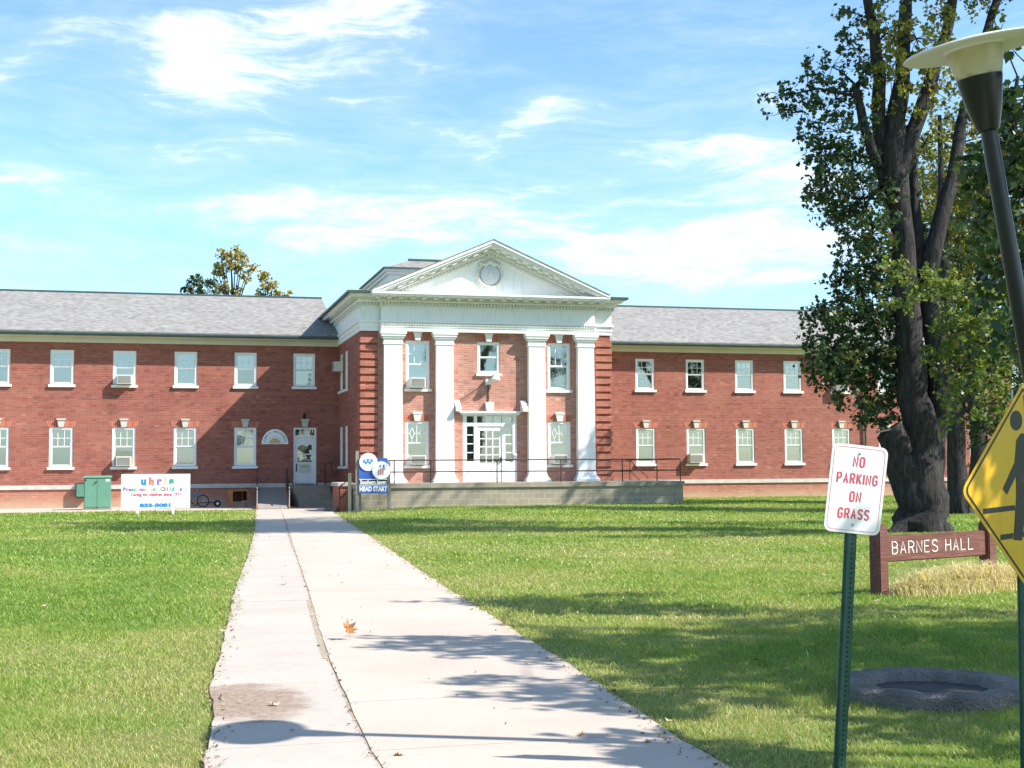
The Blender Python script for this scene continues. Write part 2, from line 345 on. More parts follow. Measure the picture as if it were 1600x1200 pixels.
M['leaf_sunlit'] = leafmat('maple_leaf_sunlit', [(0.0, (0.07, 0.12, 0.03)), (0.55, (0.16, 0.21, 0.05)), (0.88, (0.27, 0.25, 0.07)), (1.0, (0.38, 0.22, 0.08))], 0.45)  # paler copy of the maple green, sunlight put into the colour
M['leaf_yellow'] = leafmat('turning_sunlit_leaf', [(0.0, (0.09, 0.13, 0.03)), (0.45, (0.22, 0.23, 0.05)), (0.8, (0.36, 0.28, 0.06)), (1.0, (0.36, 0.18, 0.04))], 0.45)  # autumn yellow, brightened to stand for sun on the leaves
M['leaf_gold'] = leafmat('golden_leaf', [(0.0, (0.16, 0.18, 0.05)), (0.4, (0.40, 0.33, 0.09)), (1.0, (0.58, 0.40, 0.13))], 0.3)
M['grass'] = leafmat('lawn_blade', [(0.0, (0.125, 0.235, 0.034)), (0.4, (0.245, 0.355, 0.060)), (0.62, (0.39, 0.40, 0.115)), (0.82, (0.50, 0.42, 0.20)), (1.0, (0.60, 0.49, 0.31))], 0.35)
M['straw'] = leafmat('dry_grass_blade', [(0.0, (0.24, 0.27, 0.12)), (0.3, (0.58, 0.52, 0.32)), (0.75, (0.76, 0.70, 0.50)), (0.93, (0.66, 0.52, 0.34)), (1.0, (0.40, 0.22, 0.10))], 0.4)
M['dry_leaf'] = plain('dry_brown_leaf', (0.34, 0.16, 0.06), 0.7, 0.35, 25)
M['pale_leaf'] = plain('pale_dry_leaf', (0.50, 0.38, 0.25), 0.7, 0.3, 25)
def soil(t):
    o = objco(t)
    a = t.noise(o, 0.23, 5, 0.6); b = t.noise(o, 2.2, 6, 0.7); c = t.noise(o, 22, 5, 0.75)
    f = t.math('ADD', t.math('MULTIPLY', a, 0.5), t.math('ADD', t.math('MULTIPLY', b, 0.3), t.math('MULTIPLY', c, 0.25)))
    col = t.ramp(f, [(0.36, (0.10, 0.19, 0.035)), (0.48, (0.16, 0.24, 0.05)), (0.6, (0.26, 0.26, 0.09)), (0.75, (0.36, 0.29, 0.15))])
    return pbsdf(t, col, 0.95, t.math('ADD', c, t.noise(o, 60, 4, 0.7)), 0.05, 0.8, 0, 0.1)
M['lawn'] = mat('lawn_ground', soil)
M['dirt'] = plain('crack_dirt', (0.36, 0.285, 0.21), 0.95, 0.45, 18, bump=0.8)
M['redchalk'] = plain('joint_stain', (0.40, 0.30, 0.28), 0.95, 0.2, 9)

# ------------------------------------------------------------------ mesh helpers
class MB:
    def __init__(s, off=(0, 0, 0)): s.v = []; s.f = []; s.o = Vector(off)
    def add(s, vs, fs):
        b = len(s.v); s.v += [Vector(p)-s.o for p in vs]; s.f += [tuple(i+b for i in f) for f in fs]; return s
    def box(s, x0, x1, y0, y1, z0, z1):
        vs = [(x0, y0, z0), (x1, y0, z0), (x1, y1, z0), (x0, y1, z0), (x0, y0, z1), (x1, y0, z1), (x1, y1, z1), (x0, y1, z1)]
        return s.add(vs, [(3, 2, 1, 0), (4, 5, 6, 7), (0, 1, 5, 4), (1, 2, 6, 5), (2, 3, 7, 6), (3, 0, 4, 7)])
    def hexa(s, bot, top):
        n = len(bot); vs = list(bot)+list(top)
        fs = [tuple(reversed(range(n))), tuple(range(n, 2*n))] + [(i, (i+1) % n, n+(i+1) % n, n+i) for i in range(n)]
        return s.add(vs, fs)
    def prism(s, poly, y0, y1):      # poly in (x, z), extruded along y; counter-clockwise seen from -y
        return s.hexa([(x, y1, z) for x, z in poly][::-1], [(x, y0, z) for x, z in poly][::-1])
    def prism_x(s, poly, x0, x1):    # poly in (y, z)
        return s.hexa([(x0, y, z) for y, z in poly], [(x1, y, z) for y, z in poly])
    def prism_z(s, poly, z0, z1):
        return s.hexa([(x, y, z0) for x, y in poly], [(x, y, z1) for x, y in poly])
    def tube(s, pts, rad, n=8, flat=None, jit=0.0):
        pts = [Vector(p) for p in pts]
        if not isinstance(rad, (list, tuple)): rad = [rad]*len(pts)
        rings = []; nx = None
        for i, p in enumerate(pts):
            t = (pts[min(i+1, len(pts)-1)]-pts[max(i-1, 0)]).normalized()
            if nx is None:
                ref = Vector(flat) if flat else (Vector((0, 0, 1)) if abs(t.z) < 0.9 else Vector((1, 0, 0)))
                nx = (ref - t*ref.dot(t)).normalized()
            else: nx = (nx - t*nx.dot(t)).normalized()
            ny = t.cross(nx)
            k = 0.25 if flat else 1.0
            rings.append([p + (nx*math.cos(2*math.pi*j/n)*k + ny*math.sin(2*math.pi*j/n))*rad[i]*(1+random.uniform(-jit, jit)) for j in range(n)])
        vs = [q for r in rings for q in r]; fs = []
        for i in range(len(pts)-1):
            for j in range(n): fs.append((i*n+j, i*n+(j+1) % n, (i+1)*n+(j+1) % n, (i+1)*n+j))
        fs.append(tuple(reversed(range(n)))); fs.append(tuple(range((len(pts)-1)*n, len(pts)*n)))
        return s.add(vs, fs)
    def lathe(s, prof, c=(0, 0, 0), n=32, axis=None):
        c = Vector(c); q = Vector(axis).to_track_quat('Z', 'Y') if axis is not None else None
        vs = []; fs = []
        for r, z in prof:
            for j in range(n):
                p = Vector((r*math.cos(2*math.pi*j/n), r*math.sin(2*math.pi*j/n), z))
                vs.append(c + (q @ p if q else p))
        for i in range(len(prof)-1):
            for j in range(n): fs.append((i*n+j, i*n+(j+1) % n, (i+1)*n+(j+1) % n, (i+1)*n+j))
        fs.append(tuple(reversed(range(n)))); fs.append(tuple(range((len(prof)-1)*n, len(prof)*n)))
        return s.add(vs, fs)
    def mesh(s, name, m, smooth=False, bevel=0):
        me = bpy.data.meshes.new(name); me.from_pydata([tuple(p) for p in s.v], [], s.f); me.update()
        if bevel:
            bm = bmesh.new(); bm.from_mesh(me)
            bmesh.ops.bevel(bm, geom=[e for e in bm.edges if e.calc_face_angle(0) > 0.5], offset=bevel, segments=2, affect='EDGES', clamp_overlap=True)
            bm.to_mesh(me); bm.free()
        me.materials.append(m if not isinstance(m, str) else M[m])
        if smooth: me.shade_smooth(); me.set_sharp_from_angle(angle=R(40))
        return me
    def build(s, name, m, parent=None, smooth=False, bevel=0):
        return link(name, s.mesh(name, m, smooth, bevel), parent)
def link(name, data, parent=None):
    o = bpy.data.objects.new(name, data); COL.objects.link(o)
    if parent is not None: o.parent = parent
    return o
def tag(o, label=None, cat=None, group=None, kind=None):
    if label: o['label'] = label
    if cat: o['category'] = cat
    if group: o['group'] = group
    if kind: o['kind'] = kind
    return o
def thing(name, label, cat, loc=(0, 0, 0), rot=0.0, group=None):
    o = bpy.data.objects.new(name, None); COL.objects.link(o); o.location = loc
    o.rotation_euler = (0, 0, rot) if not isinstance(rot, (tuple, list)) else rot
    o.empty_display_size = 0.2
    return tag(o, label, cat, group)
def text(body, size, m, parent=None, loc=(0, 0, 0), rot=(R(90), 0, 0), sx=1.0, name='lettering', offset=0.0, shear=0.0, align='CENTER', depth=0.004):
    cu = bpy.data.curves.new(name, 'FONT'); cu.body = body; cu.size = size; cu.align_x = align; cu.align_y = 'CENTER'
    cu.extrude = depth/2; cu.offset = offset; cu.shear = shear; cu.resolution_u = 4
    tmp = bpy.data.objects.new(name, cu)
    me = bpy.data.meshes.new_from_object(tmp); me.materials.clear(); me.materials.append(M[m])
    bpy.data.objects.remove(tmp); bpy.data.curves.remove(cu)
    o = link(name, me, parent); o.location = loc; o.rotation_euler = rot; o.scale = (sx, 1, 1); return o

def arc(cx, cz, rx, rz, a0, a1, n=6):
    return [(cx+rx*math.cos(R(a0+(a1-a0)*i/n)), cz+rz*math.sin(R(a0+(a1-a0)*i/n))) for i in range(n+1)]
W_ = 0.5
STROKES = {   # letters as pen strokes in a box 0.5 wide and 1 high
 'A': [[(0, 0), (0.25, 1), (0.5, 0)], [(0.09, 0.33), (0.41, 0.33)]],
 'B': [[(0, 0), (0, 1), (0.3, 1)] + arc(0.3, 0.76, 0.17, 0.24, 90, -90) + [(0, 0.52)], [(0.3, 0.52)] + arc(0.3, 0.26, 0.2, 0.26, 90, -90) + [(0, 0)]],
 'E': [[(0.45, 1), (0, 1), (0, 0), (0.45, 0)], [(0, 0.52), (0.36, 0.52)]],
 'G': [[(0.5, 0.78)] + arc(0.25, 0.75, 0.25, 0.25, 10, 180) + arc(0.25, 0.25, 0.25, 0.25, 180, 360) + [(0.5, 0.48), (0.28, 0.48)]],
 'H': [[(0, 0), (0, 1)], [(0.5, 0), (0.5, 1)], [(0, 0.52), (0.5, 0.52)]],
 'I': [[(0.25, 0), (0.25, 1)]],
 'K': [[(0, 0), (0, 1)], [(0.5, 1), (0.02, 0.45)], [(0.16, 0.6), (0.5, 0)]],
 'L': [[(0, 1), (0, 0), (0.44, 0)]],
 'N': [[(0, 0), (0, 1), (0.5, 0), (0.5, 1)]],
 'O': [arc(0.25, 0.75, 0.25, 0.25, 0, 180) + arc(0.25, 0.25, 0.25, 0.25, 180, 360) + [(0.5, 0.75)]],
 'P': [[(0, 0), (0, 1), (0.28, 1)] + arc(0.28, 0.73, 0.22, 0.27, 90, -90) + [(0, 0.46)]],
 'R': [[(0, 0), (0, 1), (0.28, 1)] + arc(0.28, 0.74, 0.22, 0.26, 90, -90) + [(0, 0.48)], [(0.28, 0.48), (0.5, 0)]],
 'S': [arc(0.25, 0.75, 0.25, 0.25, 15, 180) + [(0.02, 0.64), (0.25, 0.52), (0.48, 0.37)] + arc(0.25, 0.25, 0.25, 0.25, 20, -165)],
}
def strokes(mb, word, x, z, h, wd, gap, r, y, wob=0.0):
    """pen-stroke word on a plane facing -y, left end at x; returns right end"""
    for ch in word:
        if ch == ' ': x += wd*1.1; continue
        narrow = ch == 'I'
        for st in STROKES[ch]:
            pts = []
            for (a, b) in st:
                a2 = (a-0.25) if narrow else a
                q = (x + a2/0.5*wd + random.uniform(-wob, wob), y, z + b*h + random.uniform(-wob, wob))
                if not pts or (Vector(q)-Vector(pts[-1])).length > 1e-4: pts.append(q)
            mb.tube(pts, r, 6, flat=(0, 1, 0))
        x += (0.0 if narrow else wd) + gap
    return x
def word_width(word, wd, gap):
    return sum((0 if c == 'I' else wd*1.1 if c == ' ' else wd) + (0 if c == ' ' else gap) for c in word) - gap

# ------------------------------------------------------------------ the setting: ground, walk, apron
def sstep(a, b, x):
    t = min(1, max(0, (x-a)/(b-a))); return t*t*(3-2*t)
def gz(x, y):
    return 0.16*sstep(37, 49, y)*sstep(6.4, 10.5, x) - 0.05*sstep(52, 60, y)*sstep(21, 24, x)
xs = [-2500, -600, -150, -60] + [i*1.0 for i in range(-30, 61)] + [80, 150, 600, 2500]
ys = [-400, -100, -20] + [i*1.0 for i in range(0, 75)] + [100, 200, 600, 3000]
mb = MB()
vs = [(x, y, gz(x, y)) for y in ys for x in xs]; nx = len(xs)
mb.add(vs, [(j*nx+i, j*nx+i+1, (j+1)*nx+i+1, (j+1)*nx+i) for j in range(len(ys)-1) for i in range(nx-1)])
tag(mb.build('ground', 'lawn', smooth=True), kind='structure')

LEFT = [(0.10, -6), (0.18, 3), (0.28, 7.55), (0.38, 8.9), (0.40, 10.1), (0.48, 11.0), (0.72, 14), (1.02, 18), (1.67, 25.3), (2.55, 36), (3.46, 48.6), (3.85, 54.0)]
JOIN = [(1.0, -6), (1.08, 3), (1.18, 7.5), (1.22, 8.4), (1.42, 11.5), (1.62, 14), (1.94, 17.8), (2.55, 25.5), (3.34, 35.3), (4.4, 48.6), (4.8, 54.0)]
RIGHT = [(2.95, -6), (2.92, 3), (2.94, 7.3), (3.01, 8.1), (3.15, 9.55), (3.36, 12.4), (3.73, 17.6), (5.03, 33.5), (6.2, 48), (6.7, 54.0)]
def interp(L, y):
    for (x0, y0), (x1, y1) in zip(L, L[1:]):
        if y0 <= y <= y1: return x0+(x1-x0)*(y-y0)/(y1-y0)
    return L[0][0] if y < L[0][1] else L[-1][0]
def strip(mb, A, B, y0, y1, z, ja=0.0, jb=0.0, step=0.2, gapA=0.0, gapB=0.0):
    n = max(2, int((y1-y0)/step)); vs = []; fs = []
    wob = lambda y, k: math.sin(y*2.1+k)*0.4+math.sin(y*5.3+2*k)*0.35+math.sin(y*11.7+3*k)*0.25+random.uniform(-0.25, 0.25)
    for i in range(n+1):
        y = y0+(y1-y0)*i/n
        a = interp(A, y)+gapA+ja*wob(y, 1.0); b = interp(B, y)-gapB+jb*wob(y, 4.0)
        vs += [(a, y, z), (b, y, z), (a, y, -0.06), (b, y, -0.06)]
    for i in range(n):
        k = 4*i
        fs += [(k, k+1, k+5, k+4), (k+2, k, k+4, k+6), (k+1, k+3, k+7, k+5)]
    fs += [(2, 3, 1, 0), (4*n, 4*n+1, 4*n+3, 4*n+2)]
    return mb.add(vs, fs)
# the walk is cast in bays with thin joints between them
def bays(name, A, B, cuts, z, m, **kw):
    mb = MB()
    for y0, y1 in zip(cuts, cuts[1:]): strip(mb, A, B, y0+0.005, y1-0.005, z+random.uniform(-0.002, 0.002), **kw)
    tag(mb.build(name, m), kind='structure')
bays('walkway', LEFT, JOIN, [-6, 3.0, 7.9, 10.15, 11.35, 16.5, 21.5, 27.5, 34, 41, 48, 54], 0.024, 'concrete_old', ja=0.014, jb=0.008, gapB=0.011)
bays('walkway', JOIN, RIGHT, [-6, 3.5, 7.6, 9.2, 11.3, 12.6, 17.5, 23.5, 30, 37, 44, 50, 54], 0.028, 'concrete', ja=0.008, jb=0.016, gapA=0.011)
mb = MB(); strip(mb, [(x-0.05, y) for x, y in JOIN], [(x+0.05, y) for x, y in JOIN], -6, 54, 0.0225)
tag(mb.build('walkway_joint', 'dirt'), kind='structure')
mb = MB()
mb.box(-32, 7.05, 54.005, 59.955, -0.05, 0.025)
tag(mb.build('pavement', 'concrete'), kind='structure')

# ------------------------------------------------------------------ the school building
BO = Vector((13.07, 60.0, 0.0))
hall = thing('school_building', 'long two storey red brick building with white columned portico and grey roof', 'building', BO)
def B(): return MB(BO)
def wall_open(mb, x0, x1, z0, z1, y, ops, dep=0.16, mp=None):
    """wall sheet facing -y with reveals round each opening (x0,x1,z0,z1)"""
    X = sorted({x0, x1, *[o[0] for o in ops], *[o[1] for o in ops]}); Z = sorted({z0, z1, *[o[2] for o in ops], *[o[3] for o in ops]})
    mp = mp or (lambda x, d, z: (x, y+d, z))
    for a, b in zip(X, X[1:]):
        for c, d in zip(Z, Z[1:]):
            mx, mz = (a+b)/2, (c+d)/2
            if any(o[0] < mx < o[1] and o[2] < mz < o[3] for o in ops): continue
            mb.add([mp(a, 0, c), mp(b, 0, c), mp(b, 0, d), mp(a, 0, d)], [(0, 1, 2, 3)])
    for a, b, c, d in ops:
        P = [(a, c), (b, c), (b, d), (a, d)]
        for (p, q), (r, s) in zip(P, P[1:]+P[:1]):
            mb.add([mp(p, 0, q), mp(r, 0, s), mp(r, dep, s), mp(p, dep, q)], [(3, 2, 1, 0)])
WW = 0.95
SP = 2.546
lx = [-3.83 + SP*k for k in range(-3, 5)]
rx = [22.37 + SP*k for k in range(0, 10)]
UP = (5.12, 6.70); LO = (1.63, 3.42)
hw = WW/2
BELT0, BELT1 = 0.80, 0.98
DOOR_X = (5.90, 6.90)
# left wing
mb = B()
opsL = [(x-hw, x+hw, UP[0]+0.12, UP[1]) for x in lx] + [(x-hw, x+hw, LO[0]+0.12, LO[1]) for x in lx[:-1]] + [(DOOR_X[0], DOOR_X[1], BELT1, 3.42)]
wall_open(mb, -14, 7.87, BELT1, 7.05, 60.0, opsL)
mb.box(-14, 7.9, 72.2, 72.4, 0, 7.2); mb.box(-14.2, -14, 60.0, 72.4, 0, 7.2)
mb.build('wall', 'brick', hall)
mb = B(); opsR = [(x-hw, x+hw, UP[0]+0.12, UP[1]) for x in rx] + [(x-hw, x+hw, LO[0]+0.12, LO[1]) for x in rx]
wall_open(mb, 18.27, 48, BELT1, 7.05, 60.0, opsR)
mb.box(18.2, 48, 72.2, 72.4, 0, 7.2); mb.box(48, 48.2, 60.0, 72.4, 0, 7.2)
mb.build('wall', 'brick', hall)
# plinth walls under the belt course
mb = B(); mb.box(-14, 7.87, 59.96, 60.2, -0.3, BELT0); mb.box(18.27, 48, 59.96, 60.2, -0.3, BELT0)
mb.build('plinth', 'plinth_brick', hall)
mb = B(); mb.box(-14, 5.85, 59.90, 60.2, BELT0, BELT1); mb.box(6.95, 7.866, 59.90, 60.2, BELT0, BELT1); mb.box(18.274, 48, 59.90, 60.2, BELT0, BELT1)
mb.build('belt_course', 'stone', hall)
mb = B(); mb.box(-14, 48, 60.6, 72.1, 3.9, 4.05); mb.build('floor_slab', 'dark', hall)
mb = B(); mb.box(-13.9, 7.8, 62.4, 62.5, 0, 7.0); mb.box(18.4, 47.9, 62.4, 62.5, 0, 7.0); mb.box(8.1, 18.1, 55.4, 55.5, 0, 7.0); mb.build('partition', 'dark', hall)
# wing eaves: fascia board, soffit, gutter
for a, b in ((-14.4, 7.86), (18.28, 48.4)):
    mb = B(); mb.box(a, b, 59.90, 60.15, 7.02, 7.18); mb.box(a, b, 59.86, 60.15, 7.18, 7.24); mb.box(a, b, 59.44, 60.2, 7.24, 7.31)
    mb.build('fascia', 'fascia', hall)
    mb = B(); mb.prism_x([(59.30, 7.34), (59.33, 7.28), (59.44, 7.28), (59.44, 7.41), (59.30, 7.41)], a, b)
    mb.build('gutter', 'gutter', hall)
    mb = B(); E0, EZ, RY, RZ = 59.36, 7.41, 66.2, 9.88
    mb.prism_x([(E0, EZ), (72.9, EZ), (72.9, EZ+0.06), (RY, RZ+0.06), (E0, EZ+0.06)], a, b)
    mb.build('roof', 'shingle', hall)
    mb = B(); mb.tube([(a, RY, RZ+0.07), (b, RY, RZ+0.07)], 0.07, 6); mb.build('ridge_cap', 'gutter', hall)
# main block
X0, X1, YF = 7.87, 18.27, 53.1
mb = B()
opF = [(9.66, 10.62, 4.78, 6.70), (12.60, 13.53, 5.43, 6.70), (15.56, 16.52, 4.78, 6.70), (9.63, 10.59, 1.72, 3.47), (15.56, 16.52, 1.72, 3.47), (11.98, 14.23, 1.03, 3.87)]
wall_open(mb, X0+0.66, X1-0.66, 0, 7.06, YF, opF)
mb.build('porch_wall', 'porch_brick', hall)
mb = B(); a, b = X1-0.66, X1; mb.add([(a, YF, 0), (b, YF, 0), (b, YF, 7.06), (a, YF, 7.06)], [(0, 1, 2, 3)])
mb.add([(X1, YF, 0), (X1, 70, 0), (X1, 70, 7.06), (X1, YF, 7.06)], [(0, 1, 2, 3)]); mb.build('block_wall', 'brick', hall)
mb = B(); a, b = X0, X0+0.66; mb.add([(a, YF, 0), (b, YF, 0), (b, YF, 7.06), (a, YF, 7.06)], [(0, 1, 2, 3)])
SWY = [(56.95, 57.85), (58.55, 59.5)]
opS = [(a, b, 5.0, 6.62) for a, b in SWY] + [(a, b, 1.72, 3.42) for a, b in SWY]
wall_open(mb, YF, 60, 0, 7.06, 0, opS, 0.16, lambda q, d, z: (X0+d, q, z))
mb.build('block_wall', 'brick', hall)
# raised brick quoin bands at both front corners
for k in range(22):
    z0 = 6.80 - 0.31*k
    if z0 < 1.2: break
    for a, b in ((X0-0.05, X0+0.655), (X1-0.655, X1+0.05)):
        mb = B(); mb.box(a, b, YF-0.075, YF+0.5, z0-0.215, z0); mb.build('quoin_band', 'quoin_brick', hall)
# entablature: stacked mouldings round the main block and round the projecting porch bay
def stack(mb, lay, x0, x1, yf, yb, dz=0.0):
    for z0, z1, p in lay: mb.box(x0-p, x1+p, yf-p, yb, z0+dz, z1+dz)
LAY = [(7.06, 7.22, 0.05), (7.22, 7.40, 0.08), (7.40, 7.47, 0.14), (7.47, 8.02, 0.05), (8.02, 8.07, 0.10), (8.19, 8.26, 0.20), (8.26, 8.38, 0.16), (8.38, 8.46, 0.44), (8.46, 8.55, 0.50)]
mb = B(); stack(mb, LAY, X0, X1, YF, 66.0); mb.box(X0-0.08, X1+0.08, YF-0.08, 66, 8.07, 8.19)
mb.build('block_entablature', 'white', hall)
PX0, PX1, PYF = 8.62, 17.52, 52.85
mb = B()
PL = [(7.05, 7.215, 0.0), (7.215, 7.395, 0.03), (7.395, 7.465, 0.09), (7.465, 8.015, 0.0), (8.015, 8.065, 0.05), (8.195, 8.265, 0.16), (8.265, 8.375, 0.12)]
stack(mb, PL, PX0, PX1, PYF, YF-0.15, 0.0)
mb.box(PX0-0.05, PX1+0.05, PYF-0.05, YF-0.2, 8.07, 8.185)
mb.box(PX0-0.42, PX1+0.42, PYF-0.64, YF-0.16, 8.375, 8.455); mb.box(PX0-0.46, PX1+0.46, PYF-0.70, YF-0.16, 8.456, 8.535)
mb.build('porch_entablature', 'white', hall)
# dentils and modillion blocks
mb = B()
x = PX0-0.02
while x < PX1: mb.box(x, x+0.075, PYF-0.13, PYF-0.03, 8.075, 8.19); x += 0.135
x = PX0+0.05
while x < PX1: mb.box(x, x+0.05, PYF-0.075, PYF+0.0, 7.30, 7.385); x += 0.11
y = YF
while y < 60: mb.box(X0-0.16, X0-0.06, y, y+0.075, 8.075, 8.185); y += 0.135
for a, b in ((X0-0.1, PX0-0.15), (PX1+0.15, X1+0.1)):
    x = a
    while x < b: mb.box(x, x+0.075, YF-0.16, YF-0.06, 8.075, 8.185); x += 0.135
mb.build('dentil_band', 'trim', hall)
n = 21
for i in range(n):
    x = PX0-0.2 + (PX1-PX0+0.4)*i/(n-1); mb = B(); mb.box(x-0.085, x+0.085, PYF-0.56, PYF-0.13, 8.285, 8.372); mb.build('modillion', 'trim', hall)
y = YF+0.2
while y < 60: mb = B(); mb.box(X0-0.40, X0-0.17, y-0.085, y+0.085, 8.29, 8.377); mb.build('modillion', 'trim', hall); y += 0.44
# pediment
CX, AZ = 13.07, 10.72
HWp = 4.90
slope = (AZ-8.60)/HWp
mb = B(); mb.prism([(CX-4.5, 8.535), (CX+4.5, 8.535), (CX, 8.535+4.5*slope-0.03)], PYF+0.02, PYF+0.2)
mb.build('pediment', 'white', hall)
def rake(mb, off0, off1, y0, y1, xin=0.0):
    """a moulding running up both slopes between two heights below the top line"""
    for s in (-1, 1):
        P = []
        for o in (off0, off1):
            P.append([(CX+s*(HWp-xin), 8.60-o + xin*slope), (CX, AZ-o)])
        a, b = P[1][0], P[1][1]; c, d = P[0][1], P[0][0]
        poly = [a, b, c, d] if s < 0 else [b, a, d, c]
        mb.prism(poly, y0, y1)
mb = B()
rake(mb, 0.0, 0.10, PYF-0.72, PYF+0.3); rake(mb, 0.10, 0.19, PYF-0.66, PYF+0.3); rake(mb, 0.19, 0.25, PYF-0.60, PYF+0.3, 0.42)
rake(mb, 0.25, 0.37, PYF-0.14, PYF+0.1, 0.6); rake(mb, 0.37, 0.43, PYF-0.18, PYF+0.1, 0.75); rake(mb, 0.55, 0.62, PYF-0.06, PYF+0.1, 1.15); rake(mb, 0.43, 0.55, PYF-0.07, PYF+0.1, 1.0)
mb.build('raking_cornice', 'white', hall)
mb = B()
for s in (-1, 1):
    t = 0.10
    while t < HWp-1.15:
        x = CX+s*t; z = AZ-0.445-t*slope
        mb.hexa([(x-0.037, PYF-0.15, z-0.10-s*0.037*-slope*1), (x+0.037, PYF-0.15, z-0.10), (x+0.037, PYF-0.04, z-0.10), (x-0.037, PYF-0.04, z-0.10)],
                [(x-0.037, PYF-0.15, z), (x+0.037, PYF-0.15, z), (x+0.037, PYF-0.04, z), (x-0.037, PYF-0.04, z)])
        t += 0.135
    t = 0.25
    while t < HWp-0.7:
        x0, x1 = CX+s*(t-0.085), CX+s*(t+0.085); za, zb = AZ-0.253-(t-0.085)*slope, AZ-0.253-(t+0.085)*slope
        bot = [(x0, PYF-0.55, za-0.085), (x1, PYF-0.55, zb-0.085), (x1, PYF-0.12, zb-0.085), (x0, PYF-0.12, za-0.085)]
        top = [(x0, PYF-0.55, za), (x1, PYF-0.55, zb), (x1, PYF-0.12, zb), (x0, PYF-0.12, za)]
        if s < 0: bot.reverse(); top.reverse()
        mb2 = B(); mb2.hexa(bot, top); mb2.build('raking_modillion', 'trim', hall); t += 0.44
mb.build('raking_dentil_band', 'trim', hall)
# round carved emblem with its wreath
em = B(); ey = PYF+0.02
em.lathe([(0.40, 0.0), (0.40, 0.07), (0.36, 0.10), (0.05, 0.12)], (CX, ey, 9.40), 40, (0, -1, 0))
M['emblem_grey'] = plain('bluish_grey_plaster', (0.60, 0.62, 0.64), 0.7, 0.12, 4, bump=0.3)
em_o = em.build('emblem', 'emblem_grey', hall, True)
wr = B()
for i in range(26):
    a = 2*math.pi*i/26; r = 0.50
    wr.lathe([(0.015, -0.05), (0.085, 0.0), (0.07, 0.06), (0.01, 0.09)], (CX+r*math.cos(a), ey-0.03, 9.40+r*math.sin(a)), 8, (math.cos(a)*0.5, -1, math.sin(a)*0.5))
wr.tube([(CX-0.42, ey-0.05, 9.86), (CX-0.2, ey-0.09, 9.80), (CX, ey-0.10, 9.93), (CX+0.2, ey-0.09, 9.80), (CX+0.42, ey-0.05, 9.86)], [0.05, 0.08, 0.10, 0.08, 0.05], 8)
wr.tube([(CX-0.30, ey-0.04, 8.98), (CX-0.1, ey-0.06, 8.90), (CX, ey-0.06, 8.82), (CX+0.1, ey-0.06, 8.90), (CX+0.30, ey-0.04, 8.98)], [0.03, 0.06, 0.05, 0.06, 0.03], 8)
wr.build('wreath', 'trim', em_o, True)
wc = B(); wc.tube([(CX-0.13, ey-0.10, 9.28), (CX-0.02, ey-0.11, 9.50), (CX+0.10, ey-0.10, 9.55)], [0.03, 0.05, 0.02], 6); wc.tube([(CX-0.08, ey-0.10, 9.5), (CX+0.08, ey-0.11, 9.36), (CX+0.13, ey-0.10, 9.25)], [0.03, 0.05, 0.02], 6)
wc.build('carving', 'trim', em_o, True)
# main roof
mb = B(); RS = (10.80-8.57)/5.72
for sgn in (-1, 1):
    P = [(CX+sgn*5.74, 8.556), (CX+sgn*4.86, 8.606), (CX, AZ-0.01), (CX, AZ+0.045), (CX+sgn*4.86, 8.655), (CX+sgn*5.74, 8.605)]
    mb.prism(P if sgn < 0 else P[::-1], YF-0.40, 66.0)
    P = [(CX+sgn*4.88, 8.612), (CX, AZ+0.004), (CX, AZ+0.045), (CX+sgn*4.88, 8.648)]
    mb.prism(P if sgn < 0 else P[::-1], PYF-0.74, YF-0.405)
mb.build('porch_roof', 'shingle', hall)
mb = B(); mb.box(X0-0.62, X0-0.52, YF-0.509, 66, 8.50, 8.60); mb.box(X0-0.62, PX0-0.5, YF-0.62, YF-0.509, 8.50, 8.60); mb.build('porch_gutter', 'gutter', hall)
mb = B(); mb.box(X1+0.52, X1+0.62, YF-0.509, 66, 8.50, 8.60); mb.box(PX1+0.5, X1+0.62, YF-0.62, YF-0.509, 8.50, 8.60); mb.build('porch_gutter', 'gutter', hall)
# raised attic behind the pediment
mb = B(); ax0, ax1, ay0, ay1 = 10.35, 15.8, 62.2, 70
mb.box(ax0+0.25, ax1-0.25, ay0+0.25, ay1, 9.0, 10.72); mb.box(ax0+0.12, ax1-0.12, ay0+0.12, ay1, 10.72, 10.84); mb.box(ax0, ax1, ay0, ay1, 10.84, 10.97)
mb.build('attic', 'white', hall)
mb = B(); b4 = [(ax0-0.06, ay0-0.06, 10.972), (ax1+0.06, ay0-0.06, 10.972), (ax1+0.06, ay1, 10.972), (ax0-0.06, ay1, 10.972)]
mb.hexa(b4, [(ax0+1.6, ay0+2.6, 11.75), (ax1-1.6, ay0+2.6, 11.75), (ax1-1.6, ay1-2, 11.75), (ax0+1.6, ay1-2, 11.75)])
mb.build('attic_roof', 'shingle', hall)
mb = B(); mb.box(ax0+1.55, ax1-1.55, ay0+2.5, ay0+2.62, 11.74, 11.84); mb.box(ax0-0.1, ax1+0.1, ay0-0.1, ay0-0.05, 10.95, 11.02); mb.box(ax0-0.1, ax0-0.05, ay0-0.05, ay1, 10.95, 11.02); mb.build('attic_flashing', 'gutter', hall)
